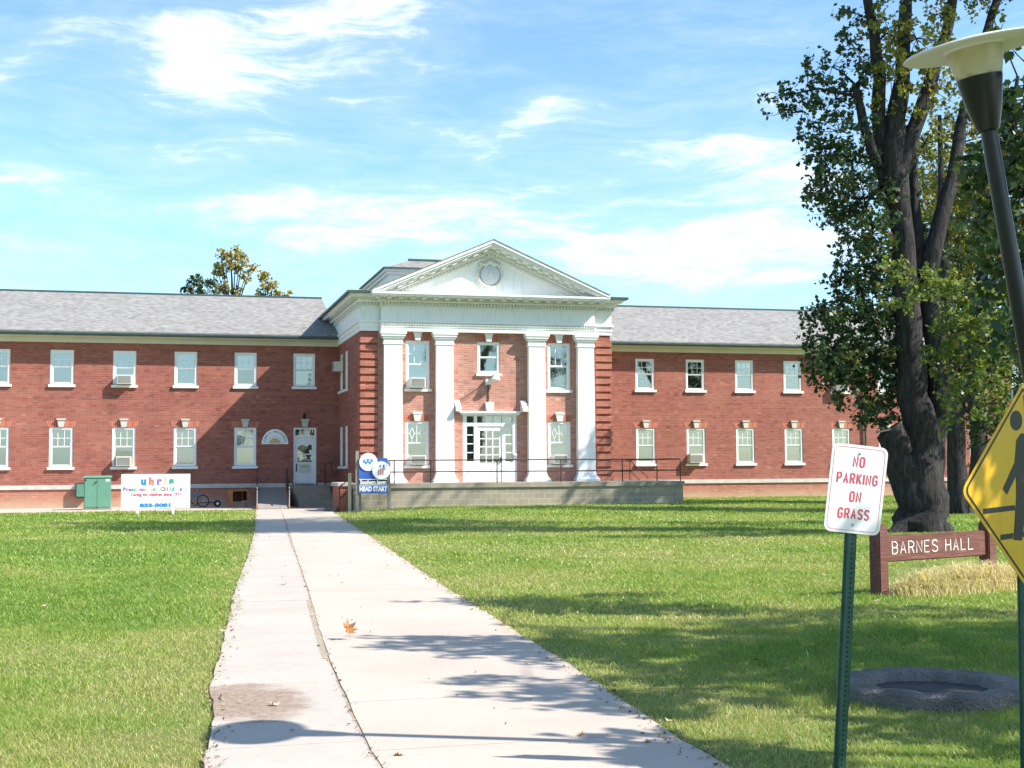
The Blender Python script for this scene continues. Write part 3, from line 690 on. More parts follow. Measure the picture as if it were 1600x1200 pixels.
# four square columns with flared bases and capitals
for a, b in ((8.72, 9.49), (10.83, 11.57), (14.66, 15.40), (16.76, 17.50)):
    c = (a+b)/2; hb = (b-a)/2; col = bpy.data.objects.new('column', None)
    mb = B(); D0 = PYF-0.01
    def ring(h, d, z): return [(c-h, D0-d, z), (c+h, D0-d, z), (c+h, YF-0.003, z), (c-h, YF-0.003, z)]
    prof = [(hb+0.14, 0.20, 1.03), (hb+0.14, 0.20, 1.11), (hb+0.12, 0.18, 1.13), (hb+0.07, 0.10, 1.20), (hb+0.02, 0.05, 1.30), (hb, 0.03, 1.42), (hb-0.025, 0.02, 6.50)]
    for (h0, d0, z0), (h1, d1, z1) in zip(prof, prof[1:]): mb.hexa(ring(h0, d0, z0), ring(h1, d1, z1))
    co = mb.build('column', 'white', hall)
    mb = B()
    for h, d, z0, z1 in ((hb-0.02, 0.025, 6.50, 6.53), (hb+0.02, 0.05, 6.53, 6.58), (hb-0.005, 0.03, 6.58, 6.76), (hb+0.05, 0.08, 6.76, 6.84), (hb+0.10, 0.12, 6.84, 6.93), (hb+0.14, 0.15, 6.93, 7.045)):
        mb.hexa(ring(h, d, z0), ring(h, d, z1))
    mb.build('capital', 'white', co)

# ---- windows: frame > sash, glass, sill, blind, keystone
CACHE = {}
def wmesh(key, fn):
    if key not in CACHE: CACHE[key] = fn()
    return CACHE[key]
def window(xc, z0, z1, y, kind='six', key=False, blind=1.0, bm='blind_sky_tint', wdt=WW, side=None, pane_open=0.0, apron='white'):
    h = z1-z0; f = 0.085; k = (kind, round(h, 2), round(wdt, 2))
    def frame():
        mb = MB(); a = wdt/2
        mb.box(-a, -a+f, 0.03, 0.155, 0.12, h); mb.box(a-f, a, 0.03, 0.155, 0.12, h); mb.box(-a+f, a-f, 0.03, 0.155, h-f, h); mb.box(-a+f, a-f, 0.03, 0.155, 0.12, 0.12+0.05)
        return mb.mesh('window_frame', 'white')
    def sill():
        mb = MB(); a = wdt/2+0.07; mb.hexa([(-a, -0.09, 0.0), (a, -0.09, 0.0), (a, 0.15, 0.0), (-a, 0.15, 0.0)], [(-a, -0.09, 0.10), (a, -0.09, 0.10), (a, 0.15, 0.125), (-a, 0.15, 0.125)])
        return mb.mesh('sill', 'white')
    def sash():
        mb = MB(); a = wdt/2-f; zb, zt = 0.17, h-f; zm = (zb+zt)/2 + 0.02; bw = 0.042
        for q0, q1, dy in ((zb, zm, 0.085), (zm, zt, 0.055)):
            mb.box(-a, -a+bw, dy, dy+0.035, q0, q1); mb.box(a-bw, a, dy, dy+0.035, q0, q1); mb.box(-a+bw, a-bw, dy, dy+0.035, q0, q0+bw); mb.box(-a+bw, a-bw, dy, dy+0.035, q1-bw, q1)
        mw = 0.022; dy = 0.062
        if kind == 'six':
            for i in (1, 2): x = -a+2*a*i/3; mb.box(x-mw/2, x+mw/2, dy, dy+0.022, zm+bw, zt-bw)
            zz = (zm+zt)/2; mb.box(-a+bw, a-bw, dy+0.003, dy+0.020, zz-mw/2, zz+mw/2)
        elif kind == 'three':
            for i in (1, 2): x = -a+2*a*i/3; mb.box(x-mw/2, x+mw/2, dy, dy+0.022, zm+bw, zt-bw)
        elif kind == 'diamond':
            mb.box(-mw/2, mw/2, dy, dy+0.022, zm+bw, zt-bw)
            zz = (zm+zt)/2; hz = (zt-zm)/2-bw
            for cx in (-a/2, a/2):
                P = [(cx, zz-hz*0.62), (cx+a*0.24, zz), (cx, zz+hz*0.62), (cx-a*0.24, zz)]
                for p, q in zip(P, P[1:]+P[:1]): mb.tube([(p[0], dy+0.010, p[1]), (q[0], dy+0.010, q[1])], 0.012, 6)
                for p, q in ((P[0], (cx, zz-hz)), (P[2], (cx, zz+hz)), (P[1], (cx+a*0.45, zz)), (P[3], (cx-a*0.45, zz))): mb.tube([(p[0], dy+0.010, p[1]), (q[0], dy+0.010, q[1])], 0.010, 6)
        return mb.mesh('sash', 'white')
    def pane():
        mb = MB(); a = wdt/2-f; zb, zt = 0.17, h-f; zm = (zb+zt)/2+0.02
        mb.box(-a+0.01, a-0.01, 0.098, 0.102, zb+0.01, zm); mb.box(-a+0.01, a-0.01, 0.070, 0.074, zm+0.003, zt-0.01)
        return mb.mesh('glass', 'glass')
    def blindm():
        mb = MB(); a = wdt/2-f+0.03; n = 26
        for i in range(n): mb.hexa([(-a, 0.140, -i/n), (a, 0.140, -i/n), (a, 0.148, -i/n), (-a, 0.148, -i/n)][::-1], [(-a, 0.132, -(i+0.96)/n), (a, 0.132, -(i+0.96)/n), (a, 0.140, -(i+0.96)/n), (-a, 0.140, -(i+0.96)/n)][::-1])
        return mb.mesh('blind', bm)
    fo = link('window', wmesh(k+('f',), frame), hall)
    if side is None: fo.location = Vector((xc, y, z0))-BO
    else: fo.location = Vector((side, xc, z0))-BO; fo.rotation_euler = (0, 0, R(-90))
    link('sash', wmesh(k+('s',), sash), fo); link('glass', wmesh(k+('g',), pane), fo); link('sill', wmesh(k+('i',), sill), fo)
    if blind > 0:
        bo = link('blind', wmesh((round(wdt, 2), bm, 'b'), blindm), fo); bo.location = (0, 0, h-f-0.01); bo.scale = (1, 1, (h-f-0.18)*blind)
    if key:
        def ks():
            mb = MB(); mb.prism([(-0.10, h+0.012), (0.10, h+0.012), (0.155, h+0.30), (-0.155, h+0.30)], -0.10, 0.0); mb.prism([(-0.185, h+0.30), (0.185, h+0.30), (0.185, h+0.37), (-0.185, h+0.37)], -0.13, 0.0)
            return mb.mesh('keystone', 'white' if key == 'white' else 'stone')
        link('keystone', wmesh(k+('k', key), ks), fo)
        def ar():
            mb = MB(); mb.prism([(-wdt/2-0.04, h+0.005), (wdt/2+0.04, h+0.005), (wdt/2+0.16, h+0.275), (-wdt/2-0.16, h+0.275)], -0.006, 0.02)
            return mb.mesh('brick_arch', 'arch_brick')
        link('brick_arch', wmesh(k+('a',), ar), fo)
    return fo
up_l = [1, 1, 1, 1, 0.95, 0.95, 0.6, 0.55]
for i, x in enumerate(lx):
    window(x, *UP, 60.0, 'six', False, [1, 1, 1, 1, 0.9, 1, 0.48, 0.0][i], 'blind_sky_tint' if i < 7 else 'blind_cream')
for i, x in enumerate(lx[:-1]):
    window(x, *LO, 60.0, 'six', 'stone', [1, 1, 1, 1, 0.6, 0.92, 0.95][i], 'blind_white' if i < 6 else 'blind_cream')
for i, x in enumerate(rx):
    window(x, *UP, 60.0, 'six', False, [0.0, 0.0, 0.25, 0.0, 0.3, 0.5, 0.8, 0.3, 0.5, 0.4][i], ['blind_cream', 'blind_cream', 'blind_white'][i % 3])
    window(x, *LO, 60.0, 'six', 'stone', [1.0, 0.75, 1.0, 1.0, 0.9, 1, 0.7, 1, 1, 1][i], 'blind_cream')
window(10.14, 4.66, 6.70, YF, 'six', 'white', 1.0, 'blind_sky_tint', 0.96)
window(13.065, 5.31, 6.70, YF, 'plain', 'white', 0.0, 'blind_cream', 0.93)
window(16.04, 4.66, 6.70, YF, 'three', 'white', 0.0, 'blind_cream', 0.96)
window(10.11, 1.60, 3.47, YF, 'diamond', 'white', 1.0, 'blind_cream', 0.96)
window(16.04, 1.60, 3.47, YF, 'diamond', 'white', 1.0, 'blind_white', 0.96)
for a, b in SWY:
    window((a+b)/2, 4.88, 6.62, 0, 'six', False, 0.3, 'blind_cream', round(b-a, 3), side=X0)
    window((a+b)/2, 1.60, 3.42, 0, 'six', False, 0.6, 'blind_cream', round(b-a, 3), side=X0)

# ---- main entrance
def xbox(mb, a, b, c, d, y0, y1): mb.box(a, b, y0, y1, c, d)
mb = B(); yd = YF
for a, b, c, d in ((11.98, 12.15, 1.03, 3.72), (14.06, 14.23, 1.03, 3.72), (12.45, 12.58, 1.03, 3.72), (13.62, 13.75, 1.03, 3.72), (12.15, 12.45, 3.28, 3.42), (12.58, 13.62, 3.28, 3.42), (13.75, 14.06, 3.28, 3.42),
                   (12.15, 12.45, 3.68, 3.72), (12.58, 13.62, 3.68, 3.72), (13.75, 14.06, 3.68, 3.72), (12.15, 12.45, 1.03, 1.86), (13.75, 14.06, 1.03, 1.86)):
    xbox(mb, a, b, c, d, yd+0.02, yd+0.14)
for i in range(1, 4):
    z = 1.86+(3.28-1.86)*i/4
    for a, b in ((12.15, 12.45), (13.75, 14.06)): xbox(mb, a, b, z-0.02, z+0.02, yd+0.05, yd+0.11)
for x in (12.92, 13.27): xbox(mb, x-0.025, x+0.025, 3.42, 3.68, yd+0.05, yd+0.11)
mb.box(11.90, 14.31, yd-0.14, yd+0.15, 3.722, 3.80); mb.box(11.84, 14.37, yd-0.20, yd-0.002, 3.802, 3.88)
mb.box(12.18, 12.42, yd+0.005, yd+0.02, 1.25, 1.75); mb.box(13.78, 14.03, yd+0.005, yd+0.02, 1.25, 1.75)
ent = mb.build('entrance', 'white', hall)
mb = B()
for a, b in ((12.58, 12.70), (13.50, 13.62)): mb.box(a, b, yd+0.06, yd+0.11, 1.04, 3.27)
mb.box(12.70, 13.50, yd+0.06, yd+0.11, 3.10, 3.27); mb.box(12.70, 13.50, yd+0.06, yd+0.11, 1.04, 1.80)
for i in (1, 2): x = 12.70+0.8*i/3; mb.box(x-0.022, x+0.022, yd+0.065, yd+0.105, 1.80, 3.10)
for i in (1, 2, 3): z = 1.80+1.30*i/4; mb.box(12.70, 13.50, yd+0.070, yd+0.100, z-0.022, z+0.022)
for a, b in ((12.74, 13.06), (13.14, 13.46)): mb.box(a, b, yd+0.048, yd+0.06, 1.18, 1.68)
mb.build('door_leaf', 'white', ent)
mb = B(); mb.box(12.16, 14.05, yd+0.085, yd+0.09, 1.80, 3.70); mb.build('glass', 'glass', ent)
mb = B(); mb.box(12.0, 14.2, yd+0.30, yd+0.32, 1.03, 3.86); mb.build('lobby_backing', plain('grey_lobby_backing', (0.22, 0.22, 0.23), 0.9, 0.25, 3), ent)  # added grey sheet stands in for the dim interior behind the entrance glass
mb = B(); mb.box(13.54, 13.585, yd+0.0, yd+0.055, 1.82, 2.02); mb.tube([(13.56, yd+0.03, 2.0), (13.56, yd-0.03, 2.0), (13.56, yd-0.03, 1.86), (13.56, yd+0.03, 1.86)], 0.012, 6); mb.build('handle', 'black', ent)
for x, s in ((11.72, 1), (14.48, -1)):
    mb = B(); mb.prism_x([(yd-0.003, 3.86), (yd-0.003, 4.32), (yd-0.10, 4.32), (yd-0.50, 3.94), (yd-0.50, 3.86)], x-0.10, x+0.10); mb.build('bracket', 'white', hall)
mb = B(); mb.prism([(13.07-0.13, 3.90), (13.07+0.13, 3.90), (13.07+0.17, 4.24), (13.07-0.17, 4.24)], yd-0.16, yd-0.003); mb.build('keystone', 'white', hall)
# ---- side door in the left wing
mb = B(); d0, d1 = DOOR_X
for a, b, c, e in ((d0, d0+0.08, 0.90, 3.42), (d1-0.08, d1, 0.90, 3.42), (d0+0.08, d1-0.08, 3.34, 3.42), (d0+0.08, d1-0.08, 2.98, 3.07)): mb.box(a, b, 60.03, 60.155, c, e)
for i in (1, 2, 3): x = d0+0.08+(d1-d0-0.16)*i/4; mb.box(x-0.02, x+0.02, 60.06, 60.12, 3.07, 3.34)
sd = mb.build('side_entrance', 'white', hall)
mb = B(); a, b = d0+0.085, d1-0.085
mb.box(a, a+0.10, 60.07, 60.12, 0.92, 2.97); mb.box(b-0.10, b, 60.07, 60.12, 0.92, 2.97)
for c, e in ((0.92, 1.90), (2.22, 2.27), (2.66, 2.97)): mb.box(a+0.10, b-0.10, 60.07, 60.12, c, e)
mb.box(a+0.13, b-0.13, 60.058, 60.07, 1.04, 1.36)
tag(mb.build('door_leaf', 'white', sd))
mb = B(); mb.box(a+0.05, b-0.05, 60.092, 60.096, 1.92, 3.36); mb.build('glass', 'glass', sd)
mb = B(); mb.box(a+0.03, a+0.075, 60.02, 60.07, 1.50, 1.84); mb.build('handle', 'black', sd)
mb = B(); mb.prism([(6.40-0.10, 3.44), (6.40+0.10, 3.44), (6.40+0.155, 3.73), (6.40-0.155, 3.73)], 59.90, 59.997); mb.prism([(6.40-0.185, 3.73), (6.40+0.185, 3.73), (6.40+0.185, 3.80), (6.40-0.185, 3.80)], 59.87, 59.997); mb.build('keystone', 'stone', hall)
# downspout on the right wing
mb = B(); mb.tube([(33.83, 59.40, 7.3), (33.83, 59.86, 6.9), (33.83, 59.90, 6.6), (33.83, 59.90, 0.4), (33.83, 59.70, 0.2)], 0.055, 8); mb.build('downspout', 'gutter', hall)

# ---- things fixed to the building
def ac_unit(label, x, y, z, w0=0.62, h0=0.40, panels='white', group='window air conditioners'):
    t = thing('air_conditioner', label, 'air conditioner', (x, y, z), 0, group)
    mb = MB(); mb.box(-w0/2, w0/2, -0.36, 0.10, 0, h0); mb.build('body', 'ac_body', t, False, 0.012)
    mb = MB(); a, b = -w0/2+0.05, w0/2-0.16
    mb.box(a, w0/2-0.05, -0.368, -0.361, 0.05, h0-0.05)
    mb.build('grille', 'ac_grille', t)
    mb = MB()
    for i in range(7): zz = 0.07+i*(h0-0.14)/6; mb.box(a, w0/2-0.05, -0.378, -0.3685, zz-0.006, zz+0.006)
    mb.build('louvre', 'ac_body', t)
    for s in (-1, 1):
        mb = MB(); mb.box(min(s*w0/2, s*0.39), max(s*w0/2, s*0.39), 0.035, 0.06, 0, h0+0.02); mb.build('side_panel', panels, t)
    return t
ac_unit('grey window air conditioner in the upper window straight above the colourful preschool sign', -1.28, 60.0, 5.25)
ac_unit('white ribbed air conditioner with tan side panels above the colourful preschool sign', -1.28, 60.0, 1.76, 0.62, 0.42, 'tan')
ac_unit('air conditioner in the tall upper porch window, high over the blue sign side', 10.10, YF, 4.80, 0.60, 0.40)
ac_unit('air conditioner under the diamond-paned porch window nearer the blue and white sign', 10.11, YF, 1.74, 0.60, 0.38)
ac_unit('air conditioner under the diamond-paned porch window farther from the blue and white sign', 16.0, YF, 1.74, 0.60, 0.38)
ac_unit('air conditioner in the lower window just past the end of the terrace railing', 24.8, 60.0, 1.77, 0.66, 0.42)
ac_unit('air conditioner in an upper window half hidden by dark maple leaves', 32.5, 60.0, 5.25, 0.66, 0.42)
t = ac_unit('air conditioner high on the shaded side wall next to the brick porch corner', X0, 58.9, 5.95, 0.62, 0.42); t.rotation_euler = (0, 0, R(-90)); t.location = (X0, 59.03, 5.85)

t = thing('fan_sign', 'half round white sign with arched dark lettering on brick beside the side door', 'sign', (5.09, 59.99, 2.69))
mb = MB(); P = [(-0.58, 0)] + [(0.58, 0)] + arc(0, 0, 0.58, 0.66, 0, 180, 24)[1:-1]; mb.prism(P, -0.03, 0.0); mb.build('board', 'sign_white', t)
mb = MB(); P = [(-0.24, 0.03), (0.24, 0.03)] + arc(0, 0.03, 0.24, 0.24, 0, 180, 12)[1:-1]; mb.prism(P, -0.036, -0.03)
for i in range(9):
    a = R(10+20*i); mb.tube([(0.27*math.cos(a), -0.033, 0.03+0.27*math.sin(a)), (0.36*math.cos(a), -0.033, 0.03+0.36*math.sin(a))], 0.014, 5)
mb.build('sun_motif', plain('pale_gold_print', (0.55, 0.42, 0.22), 0.6, 0.1), t)
word = 'LUHRIS PRESCHOOL'
M['navy_print'] = plain('navy_print', (0.03, 0.05, 0.13), 0.5, 0.1)
for i, ch in enumerate(word):
    if ch == ' ': continue
    a = R(171 - 162*i/(len(word)-1)); text(ch, 0.145, 'navy_print', t, (0.465*math.cos(a), -0.034, 0.03+0.51*math.sin(a)), (R(90), 0, 0), name='letter').rotation_euler = (R(90), -(a-R(90)), 0)
t = thing('wall_lantern', 'small dark lantern on brick above the white side door', 'lamp', (6.35, 59.99, 3.92))
mb = MB(); mb.tube([(0, 0, 0.1), (0, -0.14, 0.16), (0, -0.16, 0.10)], 0.014, 6); mb.build('arm', 'black', t)
mb = MB(); mb.lathe([(0.03, 0), (0.06, 0.03), (0.075, 0.14), (0.03, 0.20), (0.008, 0.25)], (0, -0.16, -0.11), 8); mb.build('lantern_cage', 'black', t)
t = thing('floodlight', 'white cone floodlight on a white junction box below the centre porch window', 'lamp', (13.08, YF, 4.98))
mb = MB(); mb.box(-0.17, 0.10, -0.16, -0.003, -0.02, 0.20); mb.build('junction_box', 'white', t)
mb = MB(); mb.lathe([(0.20, 0.0), (0.19, 0.02), (0.10, 0.22), (0.05, 0.34), (0.02, 0.36)], (0.20, -0.30, 0.16), 16, (0.15, 0.1, 1)); mb.build('cone_shade', 'white', t, True)
mb = MB(); mb.tube([(0.0, -0.08, 0.2), (0.1, -0.22, 0.36), (0.2, -0.28, 0.40)], 0.018, 6); mb.build('arm', 'steel', t)
mb = MB(); mb.tube([(-0.05, -0.03, -0.02), (-0.05, -0.03, -0.30), (-0.03, -0.03, -0.55), (-0.06, -0.03, -0.72)], 0.022, 6); mb.build('conduit', 'iron', t)
t = thing('tie_rod', 'thin dark rod slanting across the porch brick from white bracket to floodlight', 'rod', (11.78, YF-0.1, 4.3))
mb = MB(); mb.tube([(0.0, -0.25, -0.02), (1.25, 0.0, 0.82)], 0.018, 6); mb.build('rod', 'iron', t); mb = MB(); mb.lathe([(0.05, -0.01), (0.05, 0.01)], (1.25, 0.06, 0.82), 10, (0, 1, 0)); mb.build('anchor_plate', 'iron', t)
t = thing('mailbox', 'small dark mailbox fixed to the white frame of the main entrance', 'mailbox', (14.14, YF+0.02, 1.98))
mb = MB(); mb.box(-0.06, 0.06, -0.10, -0.001, 0.0, 0.12); mb.build('box', 'steel', t); mb = MB(); mb.prism_x([(-0.12, 0.122), (-0.001, 0.122), (-0.001, 0.19)], -0.07, 0.07); mb.build('lid', 'white', t)
t = thing('door_poster', 'yellow and white paper poster taped on the side door', 'poster', (6.39, 60.06, 1.42))
mb = MB(); mb.box(-0.26, 0.26, -0.006, -0.001, 0, 0.42); mb.build('sheet', plain('cream_paper', (0.58, 0.60, 0.56), 0.8, 0.08), t)
mb = MB(); mb.prism(arc(0, 0.24, 0.22, 0.13, 0, 180, 10), -0.009, -0.006); mb.build('print', plain('yellow_print', (0.52, 0.50, 0.16), 0.7, 0.1), t)
t = thing('door_notice', 'small white paper notice on the side door glass', 'notice', (6.66, 60.065, 2.24))
mb = MB(); mb.box(-0.06, 0.06, -0.006, -0.001, 0, 0.2); mb.build('sheet', 'sign_white', t)

# ---- porch terrace with its railing
TX0, TX1, TY = 7.14, 20.18, 50.0
ter = thing('porch_terrace', 'long raised terrace of tan concrete blocks in front of the portico', 'terrace', (TX0, TY, 0))
mb = MB((TX0, TY, 0)); mb.box(TX0, TX1, TY, YF-0.01, -0.3, 0.86); mb.box(X1+0.04, TX1, YF-0.01, 56.5, -0.3, 0.86); mb.build('block_wall', 'block', ter)
mb = MB((TX0, TY, 0)); mb.box(TX0-0.04, TX1+0.05, TY-0.06, YF-0.005, 0.86, 1.03); mb.box(X1+0.05, TX1+0.05, YF-0.005, 56.5, 0.861, 1.029); mb.build('cap_slab', 'capslab', ter)
ral = thing('porch_railing', 'long dark iron pipe railing with two rails along the terrace edge', 'railing', (TX0, TY+0.12, 1.03))
mo = (TX0, TY+0.12, 1.03); yy = TY+0.12
for x in (8.67, 10.06, 12.64, 15.19, 17.7, 19.14, 20.12):
    mb = MB(mo); mb.tube([(x, yy, 1.03), (x, yy, 1.90)], 0.024, 6); mb.build('post', 'iron', ral)
for z in (1.90, 1.46):
    mb = MB(mo); mb.tube([(7.9, yy, z-0.02), (8.3, yy, z), (20.12, yy, z)], 0.024, 6); mb.build('rail', 'iron', ral)
mb = MB(mo); mb.tube([(7.35, yy, 1.45), (7.9, yy, 1.88)], 0.024, 6); mb.tube([(7.35, yy, 1.03), (7.9, yy, 1.44)], 0.024, 6); mb.build('end_brace', 'iron', ral)
mb = MB(mo); mb.tube([(20.12, yy, 1.9), (20.12, 56.4, 1.9)], 0.024, 6); mb.tube([(20.12, yy, 1.46), (20.12, 56.4, 1.46)], 0.024, 6); mb.build('return_rail', 'iron', ral)
st = thing('stair_railing', 'small dark iron stair railing slanting down behind the long terrace railing', 'railing', (19.0, 55.8, 1.03))
mo = (19.0, 55.8, 1.03)
for zz in (1.86, 1.40):
    mb = MB(mo); mb.tube([(18.5, 55.8, zz-0.28), (18.95, 55.8, zz), (20.1, 55.8, zz), (20.9, 55.8, zz-0.75)], 0.022, 6); mb.build('rail', 'iron', st)
for x in (19.0, 20.05): mb = MB(mo); mb.tube([(x, 55.8, 1.03), (x, 55.8, 1.86)], 0.022, 6); mb.build('post', 'iron', st)

# brick stair cheek, raw post and pipe rail beside the left end of the terrace
t = thing('brick_pier', 'short red brick stair pier with stone cap at the end of the terrace', 'pier', (6.86, 50.6, 0))
mb = MB(); mb.box(-0.22, 0.22, -0.3, 1.6, -0.2, 0.95); mb.build('shaft', 'quoin_brick', t); mb = MB(); mb.box(-0.27, 0.27, -0.36, 1.66, 0.95, 1.08); mb.build('cap', 'stone', t)
t = thing('wooden_post', 'plain pale wooden post standing in front of the brick pier', 'post', (6.93, 49.6, 0)); mb = MB(); mb.box(-0.055, 0.055, -0.055, 0.055, -0.2, 1.42); mb.hexa([(-0.055, -0.055, 1.42), (0.055, -0.055, 1.42), (0.055, 0.055, 1.42), (-0.055, 0.055, 1.42)], [(-0.045, -0.045, 1.44), (0.045, -0.045, 1.44), (0.045, 0.045, 1.44), (-0.045, 0.045, 1.44)]); tag(mb.build('shaft', 'palewood', t))
t = thing('pipe_handrail', 'bent rusty pipe handrail in front of the short brick pier', 'handrail', (6.6, 49.9, 0))
mb = MB(); mb.tube([(0, 0, -0.1), (0, 0, 0.95), (0.10, 0.0, 1.02), (0.3, 0.5, 1.10)], 0.022, 6); mb.build('rail', 'iron', t); mb = MB(); mb.tube([(0.0, 0, 0.5), (0.28, 0.4, 0.66)], 0.02, 6); mb.tube([(0.27, 0.45, -0.1), (0.27, 0.45, 1.08)], 0.02, 6); mb.build('brace', 'iron', t)
# stone kerb lump at the walk's far right corner
t = thing('kerb_stone', 'dark weathered stone block where the walk meets the brick pier', 'stone', (6.35, 50.6, 0)); mb = MB(); mb.hexa([(-0.2, -0.5, -0.1), (0.2, -0.5, -0.1), (0.2, 0.5, -0.1), (-0.2, 0.5, -0.1)], [(-0.16, -0.45, 0.17), (0.17, -0.46, 0.15), (0.16, 0.45, 0.16), (-0.17, 0.44, 0.18)]); mb.build('block', 'ring', t, False, 0.03)

# ---- ramp and steps at the side door
M['rampdeck'] = plain('grey_plywood_deck', (0.27, 0.24, 0.21), 0.85, 0.2, 5)
rp = thing('wooden_ramp', 'narrow ramp with pale lit foot leading up beside the side door', 'ramp', (4.9, 54.6, 0.025))
mo = (4.9, 54.6, 0.025)
mb = MB(mo); mb.hexa([(3.93, 53.95, 0.02), (5.13, 53.95, 0.02), (5.55, 59.85, 0.02), (4.35, 59.85, 0.02)], [(3.93, 53.95, 0.06), (5.13, 53.95, 0.06), (5.55, 59.85, 0.80), (4.35, 59.85, 0.80)]); mb.build('deck', 'rampdeck', rp)
for s, a, b in ((0, 3.90, 4.32), (1, 5.16, 5.58)):
    mb = MB(mo); mb.hexa([(a-0.03, 53.93, 0.02), (a+0.02, 53.93, 0.02), (b+0.02, 59.86, 0.02), (b-0.03, 59.86, 0.02)], [(a-0.03, 53.93, 0.12), (a+0.02, 53.93, 0.12), (b+0.02, 59.86, 0.90), (b-0.03, 59.86, 0.90)]); mb.build('side_board', 'orangewood', rp)
    hr = MB(mo); hr.tube([(a+0.02, 54.2, 0.80), (a+0.06, 55.2, 0.98), (b-0.02, 59.2, 1.60), (b, 59.8, 1.62)], 0.028, 6); hr.build('handrail', 'iron', rp)
    for q in (0.05, 0.36, 0.68, 0.96):
        x, y, z = a+(b-a)*q, 53.95+5.85*q, 0.06+0.74*q; mb = MB(mo); mb.tube([(x, y, z), (x, y, z+0.80)], 0.022, 6); mb.build('post', 'steel' if q < 0.1 else 'iron', rp)
stp = thing('concrete_steps', 'dark shaded concrete steps rising to the white side door', 'steps', (6.3, 58.0, 0.025))
mb = MB((6.3, 58.0, 0.025))
for i in range(6): mb.box(5.72, 7.2, 55.9+i*0.36, 59.88, 0.022+0.145*i, 0.022+0.145*(i+1))
mb.build('tread', 'capslab', stp)
mb = MB((6.3, 58.0, 0.025)); mb.tube([(7.25, 55.9, 0.02), (7.25, 55.9, 0.95), (7.25, 57.8, 1.85), (7.25, 59.6, 1.85), (7.25, 59.6, 0.9)], 0.025, 6); mb.build('handrail', 'iron', stp)

# ---- objects along the left wing
t = thing('utility_cabinet', 'tall green metal utility cabinet on the pavement beside the colourful preschool sign', 'cabinet', (-2.2, 56.6, 0.025))
mb = MB(); mb.box(-0.56, 0.56, -0.4, 0.5, -0.02, 0.06); mb.build('pad', 'capslab', t)
mb = MB(); mb.box(-0.50, 0.51, -0.36, 0.42, 0.06, 1.28); mb.build('body', 'box_green', t, False, 0.015)
mb = MB(); mb.hexa([(-0.54, -0.40, 1.282), (0.55, -0.40, 1.282), (0.55, 0.46, 1.282), (-0.54, 0.46, 1.282)], [(-0.52, -0.38, 1.33), (0.53, -0.38, 1.33), (0.53, 0.44, 1.36), (-0.52, 0.44, 1.36)]); mb.build('lid', 'box_green', t)
mb = MB(); mb.box(-0.47, -0.01, -0.372, -0.361, 0.12, 1.24); mb.box(0.01, 0.48, -0.372, -0.361, 0.12, 1.24); mb.build('door', 'box_green', t)
mb = MB(); mb.tube([(-0.02, -0.39, 1.12), (-0.10, -0.40, 1.05)], 0.02, 6); mb.tube([(-0.46, -0.39, 1.22), (-0.42, -0.40, 1.16)], 0.02, 6); mb.box(-0.03, 0.03, -0.39, -0.373, 0.07, 0.10); mb.build('latch', 'black', t)
mb = MB(); mb.box(0.33, 0.47, -0.3765, -0.3725, 1.13, 1.22); mb.build('notice', 'sign_white', t)
t2 = thing('meter_box', 'dark green box on the brick wall partly behind the utility cabinet', 'box', (-3.0, 59.9, 0.45)); mb = MB(); mb.box(-0.2, 0.28, -0.25, 0.06, 0, 0.62); mb.build('body', plain('dark_green_box', (0.02, 0.065, 0.05), 0.5, 0.2), t2, False, 0.02); mb = MB(); mb.box(-0.16, 0.24, -0.262, -0.251, 0.05, 0.57); mb.build('door', 'box_green_dark', t2)

ps = thing('preschool_sign', 'large white preschool signboard with colourful lettering on two short white posts', 'sign', (0.05, 50.0, 0), R(0))
mb = MB(); mb.box(-1.19, 1.19, -0.02, 0.02, 0.23, 1.45); mb.build('board', 'sign_white', ps)
for x in (-0.62, 0.60): mb = MB(); mb.box(x-0.045, x+0.045, 0.021, 0.10, -0.2, 1.2); mb.box(x-0.045, x+0.045, -0.019, 0.0205, -0.2, 0.228); mb.build('post', 'white', ps)
def pr(name, c): M[name] = plain(name, c, 0.5, 0.08)
pr('print_blue', (0.03, 0.22, 0.55)); pr('print_coral', (0.62, 0.17, 0.12)); pr('print_purple', (0.28, 0.14, 0.42)); pr('print_peach', (0.74, 0.50, 0.34)); pr('print_green', (0.03, 0.33, 0.20)); pr('print_cream', (0.75, 0.72, 0.50)); pr('print_rose', (0.50, 0.09, 0.16)); pr('print_grey', (0.50, 0.50, 0.50)); pr('print_teal', (0.08, 0.32, 0.34)); pr('print_pale', (0.70, 0.62, 0.45))
lm = MB()
for x, ch, c, sz in ((-0.72, 'L', 'print_cream', 0.40), (-0.42, 'u', 'print_blue', 0.36), (-0.16, 'h', 'print_coral', 0.34), (0.11, 'r', 'print_purple', 0.38), (0.33, 'i', 'print_peach', 0.40), (0.54, 's', 'print_green', 0.40)):
    text(ch, sz, c, ps, (x, -0.0225, 1.19), offset=0.024, name='lettering')
x = -1.08
for ch, c in zip('Preschool and Child Care', ['print_blue', 'print_rose', 'print_purple', 'print_teal', 'print_green', 'print_cream', 'print_purple', 'print_rose', 'print_grey', 0, 'print_peach', 'print_green', 'print_cream', 0, 'print_teal', 'print_coral', 'print_rose', 'print_teal', 'print_green', 0, 'print_grey', 'print_purple', 'print_grey', 'print_grey']):
    if c: text(ch, 0.19, c, ps, (x, -0.0225, 0.91), offset=0.008, name='lettering')
    x += 0.093
text('Caring for children since 1971', 0.145, 'print_rose', ps, (0.0, -0.0225, 0.72), offset=0.006, shear=0.25, sx=0.98)
mb = MB()
